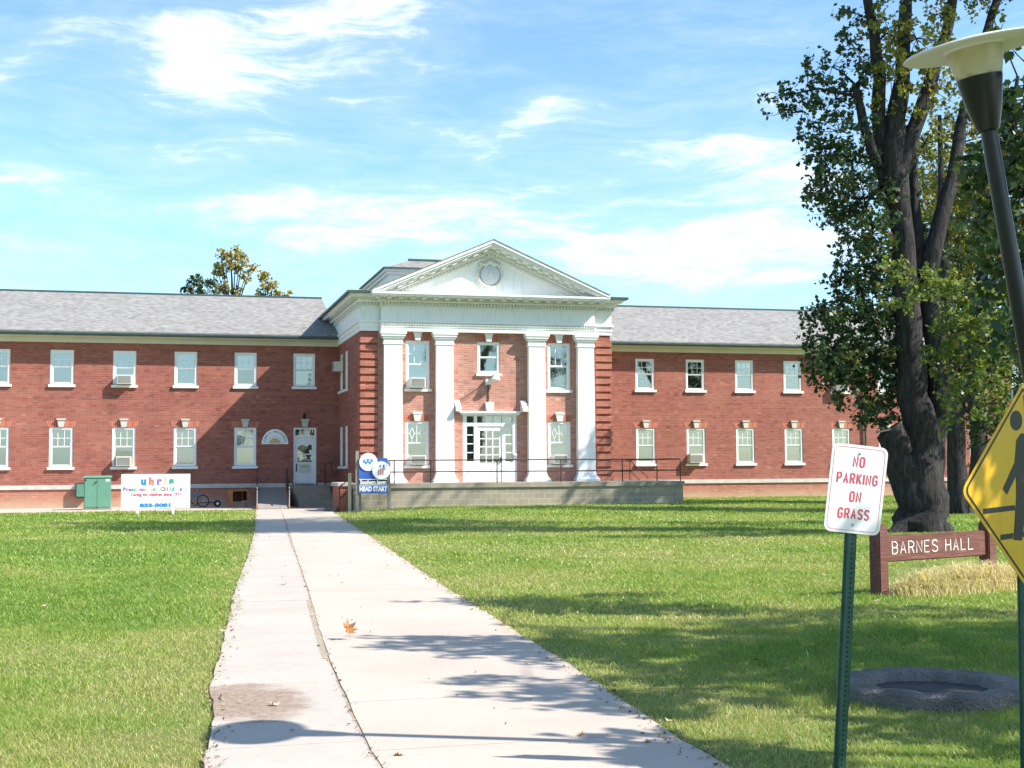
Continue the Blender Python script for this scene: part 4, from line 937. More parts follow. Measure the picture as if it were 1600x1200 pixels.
for i in range(16):
    if i in (4, 9): continue
    xx = -0.72+i*0.096; mb.box(xx, xx+0.018+0.02*(i % 3), -0.0245, -0.0205, 0.50, 0.545+0.02*((i*7) % 3))
mb.build('faded_print', 'print_pale', ps)
text('833-5081', 0.17, 'print_blue', ps, (0.0, -0.0225, 0.335), offset=0.012, sx=1.7)

hs_ = thing('head_start_sign', 'blue and white sign with two overlapping white discs on two brown posts before the terrace', 'sign', (7.78, 49.4, 0), R(-4))
for x, y, z1 in ((-0.60, 0.0, 2.25), (0.56, 0.0, 1.86)): mb = MB(); mb.box(x-0.06, x+0.06, -0.06, 0.06, -0.2, z1); mb.build('post', 'greywood', hs_)
mb = MB(); mb.box(-0.54, 0.50, -0.10, -0.061, 0.70, 1.98); mb.build('panel', 'hs_blue', hs_)
mb = MB(); mb.lathe([(0.33, -0.012), (0.33, 0.012)], (-0.20, -0.115, 1.84), 30, (0, -1, 0)); mb.build('disc', 'sign_white', hs_)
mb = MB(); mb.lathe([(0.33, -0.012), (0.33, 0.012)], (0.27, -0.142, 1.53), 30, (0, -1, 0)); mb.build('disc', 'sign_white', hs_)
mb = MB(); mb.box(-0.53, 0.49, -0.104, -0.1005, 1.185, 1.215); mb.box(-0.53, 0.49, -0.104, -0.1005, 0.985, 1.01); mb.build('stripe', 'sign_white', hs_)
mb = MB(); mb.box(-0.53, 0.49, -0.103, -0.1002, 1.012, 1.183); mb.build('name_band', 'sign_black', hs_)
text('Southern Seven', 0.19, 'sign_white', hs_, (-0.02, -0.107, 1.095), sx=0.80, offset=0.008)
text('HEAD START', 0.24, 'sign_white', hs_, (-0.02, -0.105, 0.845), sx=0.72, offset=0.014)
mb = MB()
for i, (a, b) in enumerate(((-0.36, 1.86), (-0.29, 1.80), (-0.22, 1.87), (-0.15, 1.80), (-0.08, 1.87))): mb.prism([(a-0.03, b-0.05), (a+0.03, b-0.05), (a+0.045, b+0.05), (a-0.045, b+0.05)], -0.131, -0.128)
mb.box(-0.34, -0.05, -0.131, -0.128, 1.932, 1.955); mb.build('emblem', 'print_blue', hs_)
mb = MB(); mb.box(0.16, 0.195, -0.158, -0.155, 1.36, 1.56); mb.box(0.235, 0.27, -0.158, -0.155, 1.36, 1.60); mb.box(0.31, 0.345, -0.158, -0.155, 1.36, 1.60); mb.build('emblem', 'red_print', hs_)
mb = MB(); mb.box(0.20, 0.25, -0.158, -0.155, 1.64, 1.74); mb.box(0.33, 0.38, -0.158, -0.155, 1.63, 1.74); mb.box(0.36, 0.39, -0.158, -0.155, 1.55, 1.62); mb.build('emblem', 'hs_blue', hs_)

# bicycle leaning in the shade behind the preschool sign
bk = thing('bicycle', "child's blue bicycle standing by the brick wall, partly behind the preschool sign", 'bicycle', (1.5, 58.4, 0.025), R(8))
def wheel(x):
    mb = MB(); n = 24; r0 = 0.24
    mb.tube([(x+r0*math.cos(2*math.pi*i/n), 0, 0.25+r0*math.sin(2*math.pi*i/n)) for i in range(n+1)], 0.022, 6); o = mb.build('wheel', 'rubber', bk)
    mb = MB()
    for i in range(8): a = math.pi*i/8; mb.tube([(x+0.22*math.cos(a), 0, 0.25+0.22*math.sin(a)), (x-0.22*math.cos(a), 0, 0.25-0.22*math.sin(a))], 0.004, 4)
    mb.lathe([(0.03, -0.04), (0.03, 0.04)], (x, 0, 0.25), 10, (0, 1, 0)); mb.build('spokes', 'steel', o)
wheel(-0.42); wheel(0.48)
mb = MB(); mb.tube([(-0.05, 0, 0.28), (0.30, 0, 0.58)], 0.026, 6); mb.tube([(-0.05, 0, 0.28), (-0.14, 0, 0.55)], 0.022, 6); mb.tube([(-0.14, 0, 0.48), (0.29, 0, 0.60)], 0.02, 6); mb.tube([(-0.42, 0, 0.25), (-0.05, 0, 0.28)], 0.016, 6); mb.tube([(-0.42, 0, 0.25), (-0.13, 0, 0.50)], 0.016, 6); mb.tube([(0.26, 0, 0.68), (0.32, 0, 0.52), (0.48, 0, 0.25)], 0.024, 6); mb.build('frame', 'bluepaint', bk, True)
mb = MB(); mb.tube([(0.26, 0, 0.68), (0.24, 0, 0.74), (0.20, -0.22, 0.82), (0.12, -0.28, 0.80)], 0.014, 6); mb.tube([(0.24, 0, 0.74), (0.26, 0.22, 0.84), (0.20, 0.28, 0.84)], 0.014, 6); mb.build('handlebar', 'steel', bk, True)
mb = MB(); mb.tube([(-0.30, 0, 0.60), (-0.18, 0, 0.61), (-0.02, 0, 0.60)], [0.075, 0.06, 0.025], 8, flat=(0, 0, 1)); mb.tube([(-0.14, 0, 0.55), (-0.16, 0, 0.6)], 0.015, 6); mb.build('saddle', 'rubber', bk, True)
mb = MB(); mb.tube([(-0.05, -0.08, 0.28), (0.05, -0.09, 0.16)], 0.014, 6); mb.box(0.0, 0.10, -0.17, -0.09, 0.14, 0.165); mb.build('pedal', 'rubber', bk)
ct = thing('hand_cart', 'low dark flat cart with a white hubbed wheel lying in the shade by the wall', 'cart', (2.4, 58.6, 0.025))
for y in (-0.16, 0.30):
    mb = MB(); mb.lathe([(0.06, -0.035), (0.125, -0.035), (0.14, -0.02), (0.14, 0.02), (0.125, 0.035), (0.06, 0.035)], (0.18, y, 0.14), 20, (0, 1, 0)); wo_ = mb.build('wheel', 'rubber', ct, True)
    mb = MB(); mb.lathe([(0.058, -0.04), (0.058, 0.04)], (0.18, y, 0.14), 14, (0, 1, 0)); mb.build('hub', 'white', wo_)
mb = MB(); mb.tube([(0.18, -0.16, 0.14), (0.18, 0.30, 0.14)], 0.016, 6); mb.box(-0.55, 0.2, -0.08, 0.22, 0.16, 0.20); mb.tube([(-0.55, 0.07, 0.18), (-0.8, 0.07, 0.05)], 0.018, 6); mb.build('frame', 'iron', ct)
cb = thing('wooden_cabinet', 'open fronted orange wooden cabinet on short legs at the ramp foot', 'cabinet', (3.38, 58.0, 0.025), R(6))
mb = MB(); mb.box(-0.42, 0.40, -0.26, 0.26, 0.66, 0.71); mb.box(-0.42, 0.40, -0.26, 0.26, 0.19, 0.23); mb.box(-0.42, -0.24, -0.26, 0.26, 0.23, 0.66); mb.box(0.36, 0.40, -0.26, 0.26, 0.23, 0.66); mb.build('case', 'orangewood', cb)
mb = MB(); mb.box(-0.24, 0.36, 0.22, 0.25, 0.23, 0.66); mb.box(0.14, 0.17, -0.24, 0.22, 0.231, 0.659); mb.build('back_panel', 'cabinet_dark', cb)
for x in (-0.38, -0.27, 0.36): mb = MB(); mb.box(x-0.03, x+0.03, -0.25, -0.19, 0, 0.19); mb.build('leg', 'orangewood', cb)
sl = thing('plastic_stool', 'small faded pink stool beside the orange cabinet', 'stool', (3.66, 57.5, 0.025)); mb = MB(); mb.hexa([(-0.15, -0.12, 0.22), (0.13, -0.12, 0.22), (0.13, 0.12, 0.22), (-0.15, 0.12, 0.22)], [(-0.13, -0.10, 0.27), (0.11, -0.10, 0.27), (0.11, 0.10, 0.27), (-0.13, 0.10, 0.27)]); mb.build('seat', 'pinkpaint', sl, False, 0.01)
for s in (-1, 1): mb = MB(); mb.hexa([(s*0.13-0.03, -0.12, 0), (s*0.13+0.03, -0.12, 0), (s*0.13+0.03, 0.12, 0), (s*0.13-0.03, 0.12, 0)], [(s*0.10-0.02, -0.10, 0.219), (s*0.10+0.02, -0.10, 0.219), (s*0.10+0.02, 0.10, 0.219), (s*0.10-0.02, 0.10, 0.219)]); mb.build('leg', 'pinkpaint', sl)

# ------------------------------------------------------------------ near signs
def rrect(w, h, r, n=6):
    P = []
    for cx, cz, a0 in ((w/2-r, -h/2+r, -90), (w/2-r, h/2-r, 0), (-w/2+r, h/2-r, 90), (-w/2+r, -h/2+r, 180)): P += arc(cx, cz, r, r, a0, a0+90, n)
    return P
def ring_poly(mb, outer, inner, y0, y1):
    n = len(outer)
    for i in range(n):
        j = (i+1) % n
        mb.hexa([(outer[i][0], y1, outer[i][1]), (outer[j][0], y1, outer[j][1]), (inner[j][0], y1, inner[j][1]), (inner[i][0], y1, inner[i][1])][::-1],
                [(outer[i][0], y0, outer[i][1]), (outer[j][0], y0, outer[j][1]), (inner[j][0], y0, inner[j][1]), (inner[i][0], y0, inner[i][1])][::-1])
def u_post(parent, length, y=0.0, zb=-0.3):
    """green channel post with punched holes, standing along local z"""
    mb = MB(); w2 = 0.015
    prof = [(-0.033, y+0.030), (-0.033, y+0.024), (-0.022, y+0.024), (-w2, y-0.002), (w2, y-0.002), (0.022, y+0.024), (0.033, y+0.024), (0.033, y+0.030), (0.018, y+0.030), (w2-0.006, y+0.004), (-w2+0.006, y+0.004), (-0.018, y+0.030)]
    prof = prof[::-1]
    mb.hexa([(a, b, zb) for a, b in prof][::-1], [(a, b, length) for a, b in prof][::-1])
    o = mb.build('post', 'post_green', parent)
    mb = MB(); z = 0.03
    while z < length-0.02:
        mb.lathe([(0.0052, -0.001), (0.0052, 0.001)], (0, y-0.0025, z), 8, (0, -1, 0)); z += 0.0254
    mb.build('post_holes', 'hole', o)
base = Vector((3.45, 6.43, 0)); top = Vector((3.515, 6.31, 1.70))
axis = (top-base).normalized()
def frame_rot(axis, face, roll=0.0):
    z = axis; y = -(Vector(face) - z*Vector(face).dot(z)).normalized(); x = y.cross(z)
    m = Matrix((x, y, z)).transposed(); return (m @ Matrix.Rotation(roll, 3, 'Y')).to_euler()
# the sign faces the camera turned about 22 degrees to the right
def face_dir(pos, deg):
    d = Vector((-pos[0], -pos[1], 0)).normalized(); return Matrix.Rotation(R(deg), 3, 'Z') @ d
npk = thing('parking_sign', 'white no parking on grass sign with red letters on leaning green post', 'sign', base)
npk.rotation_euler = frame_rot(axis, face_dir(base, 22))
u_post(npk, 1.68, 0.006)
sc_z = 1.482
pl = MB(); pl.prism(rrect(0.305, 0.457, 0.038), -0.0025, 0.0); plo = pl.build('plate', 'sign_white', npk); plo.location = (0.004, 0, sc_z); plo.rotation_euler = (0, R(3.6), 0)
mb = MB(); ring_poly(mb, rrect(0.278, 0.430, 0.030), rrect(0.274, 0.426, 0.028), -0.0035, -0.0027); mb.build('border', 'sign_red', plo)
mb = MB()
for word, zc in (('NO', 0.118), ('PARKING', 0.030), ('ON', -0.063), ('GRASS', -0.152)):
    wd, gp = (0.0205, 0.0155); ww = word_width(word, wd, gp); strokes(mb, word, -ww/2, zc-0.001, 0.050, wd, gp, 0.0052, -0.0030)
mb.build('lettering', 'sign_red', plo)
for z in (0.186, -0.186): mb = MB(); mb.lathe([(0.007, 0), (0.007, 0.003), (0.004, 0.006)], (0.0, -0.0025, z), 10, (0, -1, 0)); mb.build('bolt', 'steel', plo)

base = Vector((4.40, 6.19, 0)); axis = (Vector((4.357, 6.10, 1.5))-base).normalized()
pd = thing('crossing_sign', 'yellow diamond sign with black walking figure on a green post', 'sign', base)
pd.rotation_euler = frame_rot(axis, face_dir(base, 56))
u_post(pd, 2.0, 0.006)
def diamond(s, r): return [((x-z)*0.7071, (x+z)*0.7071) for x, z in rrect(s, s, r)]
pl = MB(); pl.prism(diamond(0.762, 0.048), -0.003, 0.0); plo = pl.build('plate', 'sign_yellow', pd); plo.location = (0, 0, 1.498)
mb = MB(); ring_poly(mb, diamond(0.728, 0.038), diamond(0.704, 0.034), -0.0042, -0.0032); mb.build('border', 'sign_black', plo)
mb = MB(); fy = -0.0034
mb.prism(arc(-0.075, 0.335, 0.052, 0.052, 0, 345, 22), fy-0.0010, fy)                                   # head
mb.prism([(-0.085, 0.02), (0.055, 0.0), (0.085, 0.20), (0.04, 0.262), (-0.035, 0.268), (-0.075, 0.235)], fy-0.0012, fy)   # trunk
mb.prism([(-0.20, -0.01), (-0.165, -0.04), (-0.04, 0.10), (-0.04, 0.24), (-0.075, 0.235), (-0.095, 0.12)], fy-0.0015, fy)   # left arm
mb.prism([(0.03, 0.24), (0.09, 0.10), (0.20, 0.02), (0.23, 0.05), (0.135, 0.14), (0.085, 0.25)], fy-0.0018, fy)   # right arm
mb.prism([(-0.115, -0.275), (-0.045, -0.285), (0.02, -0.02), (0.04, 0.06), (-0.082, 0.05), (-0.085, -0.06)], fy-0.0021, fy)      # left leg
mb.prism([(-0.06, 0.05), (0.055, 0.05), (0.10, -0.09), (0.215, -0.235), (0.165, -0.275), (0.02, -0.12)], fy-0.0024, fy)          # right leg
mb.build('walking_figure', 'sign_black', plo)
mb = MB(); mb.prism([(-0.365, -0.125), (-0.095, -0.125), (-0.100, -0.098), (-0.365, -0.098)], fy-0.001, fy); mb.prism([(-0.03, -0.125), (0.0, -0.125), (0.01, -0.098), (-0.02, -0.098)], fy-0.001, fy); mb.prism([(0.10, -0.125), (0.365, -0.125), (0.365, -0.098), (0.10, -0.098)], fy-0.001, fy); mb.prism([(-0.225, -0.268), (-0.12, -0.268), (-0.115, -0.240), (-0.225, -0.240)], fy-0.001, fy); mb.prism([(-0.04, -0.268), (0.15, -0.268), (0.15, -0.240), (-0.035, -0.240)], fy-0.001, fy)
mb.build('crosswalk_lines', 'sign_black', plo)
for z in (0.455, -0.455):
    mb = MB(); mb.lathe([(0.010, 0), (0.010, 0.004), (0.006, 0.009)], (0.0, -0.003, z), 10, (0, -1, 0)); mb.build('bolt', 'rust', plo)
    mb = MB(); mb.prism([(-0.002, z-0.085), (0.004, z-0.085), (0.010, z-0.008), (-0.009, z-0.008)], fy-0.0004, fy+0.0002); mb.build('rust_streak', 'rust', plo)
mb = MB(); mb.box(-0.04, 0.04, 0.036, 0.045, 1.84, 1.99); mb.build('bracket', 'steel', pd)

# ---- street lamp, leaning to the left
lb = Vector((4.93, 6.34, 0)); lt = at(1521, 68, 7.1); ax = (lt-lb).normalized(); ln = (lt-lb).length
lamp = thing('street_lamp', 'leaning black street lamp with white saucer shade and yellowed diffuser', 'street lamp', lb)
q = ax.to_track_quat('Z', 'Y'); lamp.rotation_mode = 'QUATERNION'; lamp.rotation_quaternion = q
mb = MB(); mb.lathe([(0.09, -0.2), (0.09, 0.04), (0.055, 0.10), (0.047, 0.5), (0.044, ln-0.62), (0.042, ln-0.46)], (0, 0, 0), 24); mb.build('pole', 'black', lamp, True)
mb = MB(); mb.lathe([(0.045, ln-0.475), (0.056, ln-0.47), (0.064, ln-0.45), (0.092, ln-0.34), (0.117, ln-0.205), (0.119, ln-0.185), (0.09, ln-0.183)], (0, 0, 0), 32); mb.build('lamp_housing', 'black', lamp, True)
mb = MB(); mb.lathe([(0.115, 0.0), (0.118, 0.0), (0.135, 0.075), (0.147, 0.145), (0.146, 0.158), (0.10, 0.158)], (0, 0, 0), 32); g = mb.build('diffuser', 'globe', lamp, True); g.location = (0, 0, ln-0.183)
mb = MB(); mb.lathe([(0.148, ln-0.034), (0.157, ln-0.032), (0.160, ln-0.022), (0.150, ln-0.020)], (0, 0, 0), 32); mb.build('collar', 'lamp_white', lamp, True)
mb = MB(); mb.lathe([(0.10, ln-0.021), (0.24, ln-0.024), (0.366, ln-0.032), (0.372, ln-0.027), (0.366, ln-0.020), (0.24, ln+0.004), (0.12, ln+0.022), (0.03, ln+0.026)], (0, 0, 0), 64); mb.build('lamp_shade', 'lamp_white', lamp, True)

# ---- carved timber name sign
pL = Vector((8.54, 14.87, 0)); pR = cf(6.20, 17.75, 0); dv = (pR-pL); ang = math.atan2(dv.y, dv.x); span = dv.length
bs = thing('name_sign', 'low reddish timber name sign with white lettering between two thick posts', 'sign', pL, ang)
def rpost(x):
    mb = MB(); a = 0.08; h = 0.87
    P = [(-a, -0.3), (a, -0.3), (a, h-0.06)] + arc(0, h-0.06, a, 0.075, 0, 180, 8)[1:-1] + [(-a, h-0.06)]
    mb.prism([(x+p, z) for p, z in P], -0.085, 0.085); return mb.build('post', 'redwood', bs, False, 0.012)
rpost(0); rpost(span)
mb = MB(); mb.box(0.05, span-0.05, -0.04, 0.04, 0.42, 0.745); mb.build('board', 'redwood', bs, False, 0.012)
mb = MB(); wd, gp = 0.098, 0.053; strokes(mb, 'BARNES HALL', 0.20, 0.515, 0.145, wd, gp, 0.0080, -0.042, 0.004); mb.build('lettering', plain('worn_white_routing', (0.68, 0.66, 0.62), 0.8, 0.2, 20), bs)

# ---- old concrete ring
rc = Vector((5.20, 8.38, 0)); rg = thing('concrete_ring', 'low rough concrete ring with dark hollow centre lying in the lawn', 'ring', rc)
mb = MB(); n = 64; R_o, R_i = 0.64, 0.46; rs = random.Random(3)
oo = [R_o*(1+rs.uniform(-0.02, 0.02)) for _ in range(n)]; ii = [R_i*(1+rs.uniform(-0.03, 0.03)) for _ in range(n)]
vs = []
for k in range(n):
    a = 2*math.pi*k/n; c, s = math.cos(a), math.sin(a); h = 0.118+rs.uniform(-0.008, 0.008)
    chip = rs.random() < 0.25
    vs += [(oo[k]*1.02*c, oo[k]*1.02*s, -0.15), (oo[k]*c, oo[k]*s, h*(0.70 if chip else 0.84)), ((oo[k]-(0.06 if chip else 0.03))*c, (oo[k]-(0.06 if chip else 0.03))*s, h), (ii[k]*c, ii[k]*s, h-0.01), ((ii[k]-0.05)*c, (ii[k]-0.05)*s, 0.02)]
fs = [(k*5+i, ((k+1) % n)*5+i, ((k+1) % n)*5+i+1, k*5+i+1) for k in range(n) for i in range(4)]
mb.add(vs, fs); mb.build('rim', 'ring', rg, True)
mb = MB(); mb.lathe([(0.44, 0.0), (0.44, 0.045), (0.25, 0.05), (0.02, 0.05)], (0, 0, 0), 40); mb.build('dark_fill', plain('dark_ring_fill', (0.045, 0.038, 0.033), 0.75, 0.5, 9, bump=0.8), rg)  # near-black disc fills the hollow of the ring

# ------------------------------------------------------------------ plants
rng = np.random.default_rng(11)
def poly_mesh(name, verts, nper, m, tone):
    """numpy mesh of many separate polygons with nper corners and a per-face tone"""
    nf = len(verts)//nper
    me = bpy.data.meshes.new(name); me.vertices.add(len(verts)); me.vertices.foreach_set('co', verts.astype(np.float32).ravel())
    me.loops.add(nf*nper); me.loops.foreach_set('vertex_index', np.arange(nf*nper, dtype=np.int32))
    me.polygons.add(nf); me.polygons.foreach_set('loop_start', np.arange(nf, dtype=np.int32)*nper)
    try: me.polygons.foreach_set('loop_total', np.full(nf, nper, dtype=np.int32))
    except Exception: pass
    at_ = me.attributes.new('tone', 'FLOAT', 'FACE'); at_.data.foreach_set('value', tone.astype(np.float32))
    me.update(calc_edges=True); me.materials.append(M[m]); return me
LEAF = np.array([(0, 0, 0), (0.34, 0.16, 0.05), (0.50, 0.52, 0.02), (0.22, 0.60, 0.03), (0, 1.0, -0.06), (-0.22, 0.60, 0.03), (-0.50, 0.52, 0.02), (-0.34, 0.16, 0.05)])
def leaves(P, size, up=0.55):
    n = len(P)
    nrm = rng.normal(size=(n, 3))*0.75; nrm[:, 2] += up; nrm /= np.linalg.norm(nrm, axis=1)[:, None]
    d = rng.normal(size=(n, 3)); d[:, 2] -= 0.5
    d -= nrm*(d*nrm).sum(1)[:, None]; d /= np.linalg.norm(d, axis=1)[:, None]+1e-9
    e = np.cross(d, nrm); s = size*rng.uniform(0.65, 1.25, n)[:, None, None]
    L = LEAF[None]
    return (P[:, None, :] + s*(L[..., 0:1]*e[:, None] + L[..., 1:2]*d[:, None] + L[..., 2:3]*nrm[:, None])).reshape(-1, 3)
def clump_points(c, r, n, shell=0.45):
    """twig starts inside an ellipsoid, leaves strung along drooping twigs"""
    m = max(3, n//14)
    u = rng.normal(size=(m, 3)); u /= np.linalg.norm(u, axis=1)[:, None]
    rad = rng.uniform(0.1, 1.0, m)**shell
    S = u*rad[:, None]*np.array(r)[None]
    tw = u*0.6 + rng.normal(size=(m, 3))*0.5; tw[:, 2] -= 0.15; tw /= np.linalg.norm(tw, axis=1)[:, None]
    ln = 0.30*np.mean(r)*rng.uniform(0.6, 1.4, m) + 0.12
    k = rng.integers(0, m, n); t = rng.uniform(0, 1, n)
    P = S[k] + tw[k]*(t*ln[k])[:, None] + rng.normal(size=(n, 3))*0.055
    P[:, 2] -= 0.10*(t**2)*ln[k]
    return P + np.array(c)[None], S + np.array(c)[None], tw*ln[:, None]
def tree(name, label, base, limbs, clumps, size, m, seed, group=None, hook=None, twig_r=0.010, cat='tree'):
    """limbs: list of [(point, radius), ...]; clumps: (centre, radii, leaves, leaf material)"""
    random.seed(seed); base = Vector(base)
    root = thing(name, label, cat, base, 0, group)
    mb = MB(base)
    for L in limbs:
        pts, rad = [], []
        for (p, r), (q, s) in zip(L, L[1:]):
            p, q = Vector(p), Vector(q); k = max(2, int((q-p).length/0.45))
            for i in range(k):
                f = i/k; j = min(r, s)*0.16
                pts.append(p.lerp(q, f) + Vector((random.uniform(-j, j), random.uniform(-j, j), 0))); rad.append(r+(s-r)*f)
        pts.append(Vector(L[-1][0])); rad.append(L[-1][1])
        mb.tube(pts, rad, 14, jit=0.07)
    mb.build('trunk', 'bark', root, True)
    nodes = [(Vector(p).lerp(Vector(q), f), r+(s-r)*f) for L in limbs for (p, r), (q, s) in zip(L, L[1:]) for f in (0, 0.25, 0.5, 0.75, 1.0)]
    nodes = [n for n in nodes if n[0].z > base.z + 1.2]
    bb = MB(base); groups = {}
    for c, r, n, lm in clumps:
        c = Vector(c); P, S, T = clump_points(tuple(c), r, n)
        groups.setdefault(lm, []).append(P)
        cand = sorted(nodes, key=lambda q: (q[0]-c).length + max(0, q[0].z-c.z)*0.7)[0]
        p0 = cand[0]; mid = p0.lerp(c, 0.55) + Vector((random.uniform(-.2, .2), random.uniform(-.2, .2), 0.18*(c-p0).length*random.uniform(0.2, 1)))
        r0 = min(cand[1]*0.5, 0.02+0.016*(c-p0).length)
        if (c-p0).length > 0.15: bb.tube([p0, p0.lerp(mid, 0.5), mid, c], [r0, r0*0.8, r0*0.6, 0.014], 6, jit=0.05)
        nodes.append((mid, r0*0.6)); nodes.append((c, 0.02))
        for i in range(0, len(S), 3 if len(S) > 40 else 2):
            s = Vector(S[i]); e = s + Vector(T[i]); bb.tube([c, c.lerp(s, 0.6) + Vector((0, 0, 0.05)), s, e], [0.012, 0.010, 0.007, 0.003], 3)
    bb.build('branches', 'bark', root, True)
    for lm, PP in groups.items():
        P = np.concatenate(PP); tone = np.clip(rng.beta(2, 2.2, len(P))*0.8 + rng.normal(size=len(P))*0.05, 0, 1)
        tone[rng.random(len(P)) < 0.03] = 0.98
        V = leaves(P - np.array(base)[None], size)
        link('crown', poly_mesh('crown', V, len(LEAF), lm, tone), root)
    return root
Z1 = 32.6
def pr_(px, z): return px/2/FPX*z
def limb(z, *pts): return [(at(x, y, z+dz), pr_(w_, z)) for x, y, w_, dz in pts]
# the big maple in front of the right wing
mz = Z1
bpos = Vector((17.5, 28.9, 0))
limbs = [limb(mz, (1442, 850, 112, 0), (1443, 830, 88, 0), (1441, 795, 73, 0), (1438, 763, 70, 0), (1440, 730, 68, 0), (1437, 690, 60, 0), (1431, 640, 50, 0), (1427, 600, 46, 0), (1420, 500, 40, 0), (1413, 417, 37, 0), (1405, 333, 36, 0), (1400, 275, 40, 0), (1396, 230, 38, 0), (1399, 185, 31, 0), (1408, 120, 25, 0), (1414, 50, 21, 0), (1418, -40, 17, 0.4), (1425, -160, 13, 0.8)),
         limb(mz, (1448, 750, 44, 0.05), (1459, 695, 42, 0.1), (1467, 640, 38, 0.15), (1466, 600, 37, 0.2), (1457, 500, 35, 0.2), (1449, 430, 31, 0.2), (1462, 370, 26, 0.2), (1482, 305, 24, 0.3), (1492, 255, 21, 0.4), (1502, 190, 17, 0.6), (1530, 90, 16, 1.0), (1558, 0, 13, 1.5), (1570, -90, 10, 1.8)),
         limb(mz, (1386, 290, 26, 0.1), (1376, 240, 24, 0.1), (1372, 180, 22, 0), (1374, 120, 20, -0.2), (1366, 50, 17, -0.4), (1352, -20, 13, -0.6), (1340, -110, 9, -0.8)),
         limb(mz, (1404, 270, 36, 0), (1418, 225, 26, 0), (1440, 170, 24, 0.2), (1462, 100, 20, 0.5), (1482, 40, 17, 0.8), (1500, -60, 13, 1.0)),
         limb(mz, (1440, 430, 22, 0.3), (1432, 340, 16, 0.5), (1427, 260, 14, 0.6), (1424, 200, 11, 0.8)),
         limb(mz, (1372, 260, 16, -0.2), (1356, 215, 15, -0.3), (1345, 170, 14, -0.3), (1336, 132, 12, -0.3)),
         limb(mz, (1446, 822, 44, 0.0), (1436, 785, 60, -0.05), (1420, 748, 58, -0.1), (1405, 712, 50, -0.15), (1396, 692, 46, -0.2), (1388, 672, 44, -0.2)),
         limb(mz, (1420, 812, 36, -0.2), (1402, 832, 24, -0.4), (1384, 842, 14, -0.6)), limb(mz, (1455, 806, 40, -0.2), (1474, 830, 26, -0.3), (1488, 842, 12, -0.4))]
cl = []
def cp_(px, py, dz, rx_, ry_, n, lm='leaf_green', z=None, deep=1.5):
    z = z or mz; s = (z+dz)/FPX
    cl.append((at(px, py, z+dz), (rx_*s, rx_*s*deep, ry_*s), n, lm))
for a in [(1222, 150, -0.3, 34, 16, 90), (1262, 130, -0.5, 36, 34, 230), (1256, 175, 0.2, 46, 22, 230), (1300, 105, 0.3, 30, 30, 170), (1335, 75, 0.6, 28, 34, 180), (1345, 25, -0.5, 26, 28, 170), (1305, 155, 0.5, 40, 28, 280), (1312, 205, -0.4, 48, 26, 380),
          (1352, 110, -0.8, 22, 30, 140), (1290, 250, 0.2, 32, 28, 480), (1340, 255, 0.8, 46, 34, 620), (1295, 290, -0.5, 34, 20, 420), (1350, 310, 0.4, 56, 38, 900), (1310, 330, 0.8, 32, 22, 420), (1362, 365, -0.6, 40, 34, 700), (1335, 390, 0.7, 28, 26, 360), (1315, 425, 0.2, 22, 18, 210), (1372, 425, 0.9, 40, 30, 600),
          (1345, 455, 0.3, 40, 26, 500), (1290, 488, 0.2, 40, 16, 360), (1325, 500, 0.6, 52, 30, 900), (1376, 505, 1.0, 44, 40, 900), (1300, 545, 0.3, 44, 28, 800), (1345, 560, 0.7, 50, 36, 1100), (1290, 582, 0.0, 28, 14, 240), (1325, 600, 0.5, 40, 24, 560), (1380, 590, 1.0, 40, 36, 900), (1345, 638, 0.3, 26, 16, 250), (1392, 640, 0.8, 28, 26, 330)]:
    cp_(*a)
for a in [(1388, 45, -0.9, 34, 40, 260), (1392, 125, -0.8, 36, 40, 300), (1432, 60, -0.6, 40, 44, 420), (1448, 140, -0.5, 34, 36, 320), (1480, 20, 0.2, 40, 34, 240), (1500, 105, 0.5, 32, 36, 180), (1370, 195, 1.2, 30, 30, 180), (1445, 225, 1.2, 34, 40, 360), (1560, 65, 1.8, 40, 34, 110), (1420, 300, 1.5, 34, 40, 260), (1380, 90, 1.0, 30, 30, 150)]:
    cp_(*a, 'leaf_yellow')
# the low branch that hangs in front of the trunk, sunlight put into its leaf colour
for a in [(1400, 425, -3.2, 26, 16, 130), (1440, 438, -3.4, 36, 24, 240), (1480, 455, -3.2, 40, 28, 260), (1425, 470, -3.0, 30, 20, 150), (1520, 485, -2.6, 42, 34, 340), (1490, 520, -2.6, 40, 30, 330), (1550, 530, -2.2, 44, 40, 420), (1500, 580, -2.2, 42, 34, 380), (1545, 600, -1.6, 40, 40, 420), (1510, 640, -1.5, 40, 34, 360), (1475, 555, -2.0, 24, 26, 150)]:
    cp_(*a, 'leaf_sunlit')
# crown above and right of the frame
for k in range(26):
    a = rng.uniform(0, 2*math.pi); rr = rng.uniform(0.5, 5.2); h = rng.uniform(15.2, 21.0) - rr*0.2
    c = Vector((17.9+rr*math.cos(a)+0.8, 29.5+rr*math.sin(a), h)); cl.append((c, (1.45, 1.45, 0.9), 1300, 'leaf_green'))
for k in range(9):
    cl.append((cf(9.7+rng.uniform(2.2, 5.5), mz+rng.uniform(-3, 4), rng.uniform(5.0, 8.5)), (1.1, 1.2, 0.8), 600, 'leaf_green'))
for k in range(20):
    cl.append((cf(rng.uniform(11.5, 16.5), rng.uniform(29, 37), rng.uniform(15, 19)), (1.5, 1.5, 0.9), 1100, 'leaf_green'))
big = tree('maple_tree', 'large dark maple with cut stub and thick forked trunk behind the timber sign', bpos, limbs, cl, 0.115, 'leaf_green', 5)
mb = MB(bpos); c0 = at(1388, 671.2, mz-0.2); mb.lathe([(0.30, -0.01), (0.31, 0.01), (0.05, 0.014)], c0, 14, (-0.25, 0.0, 1)); mb.build('cut_face', 'cutwood', big)

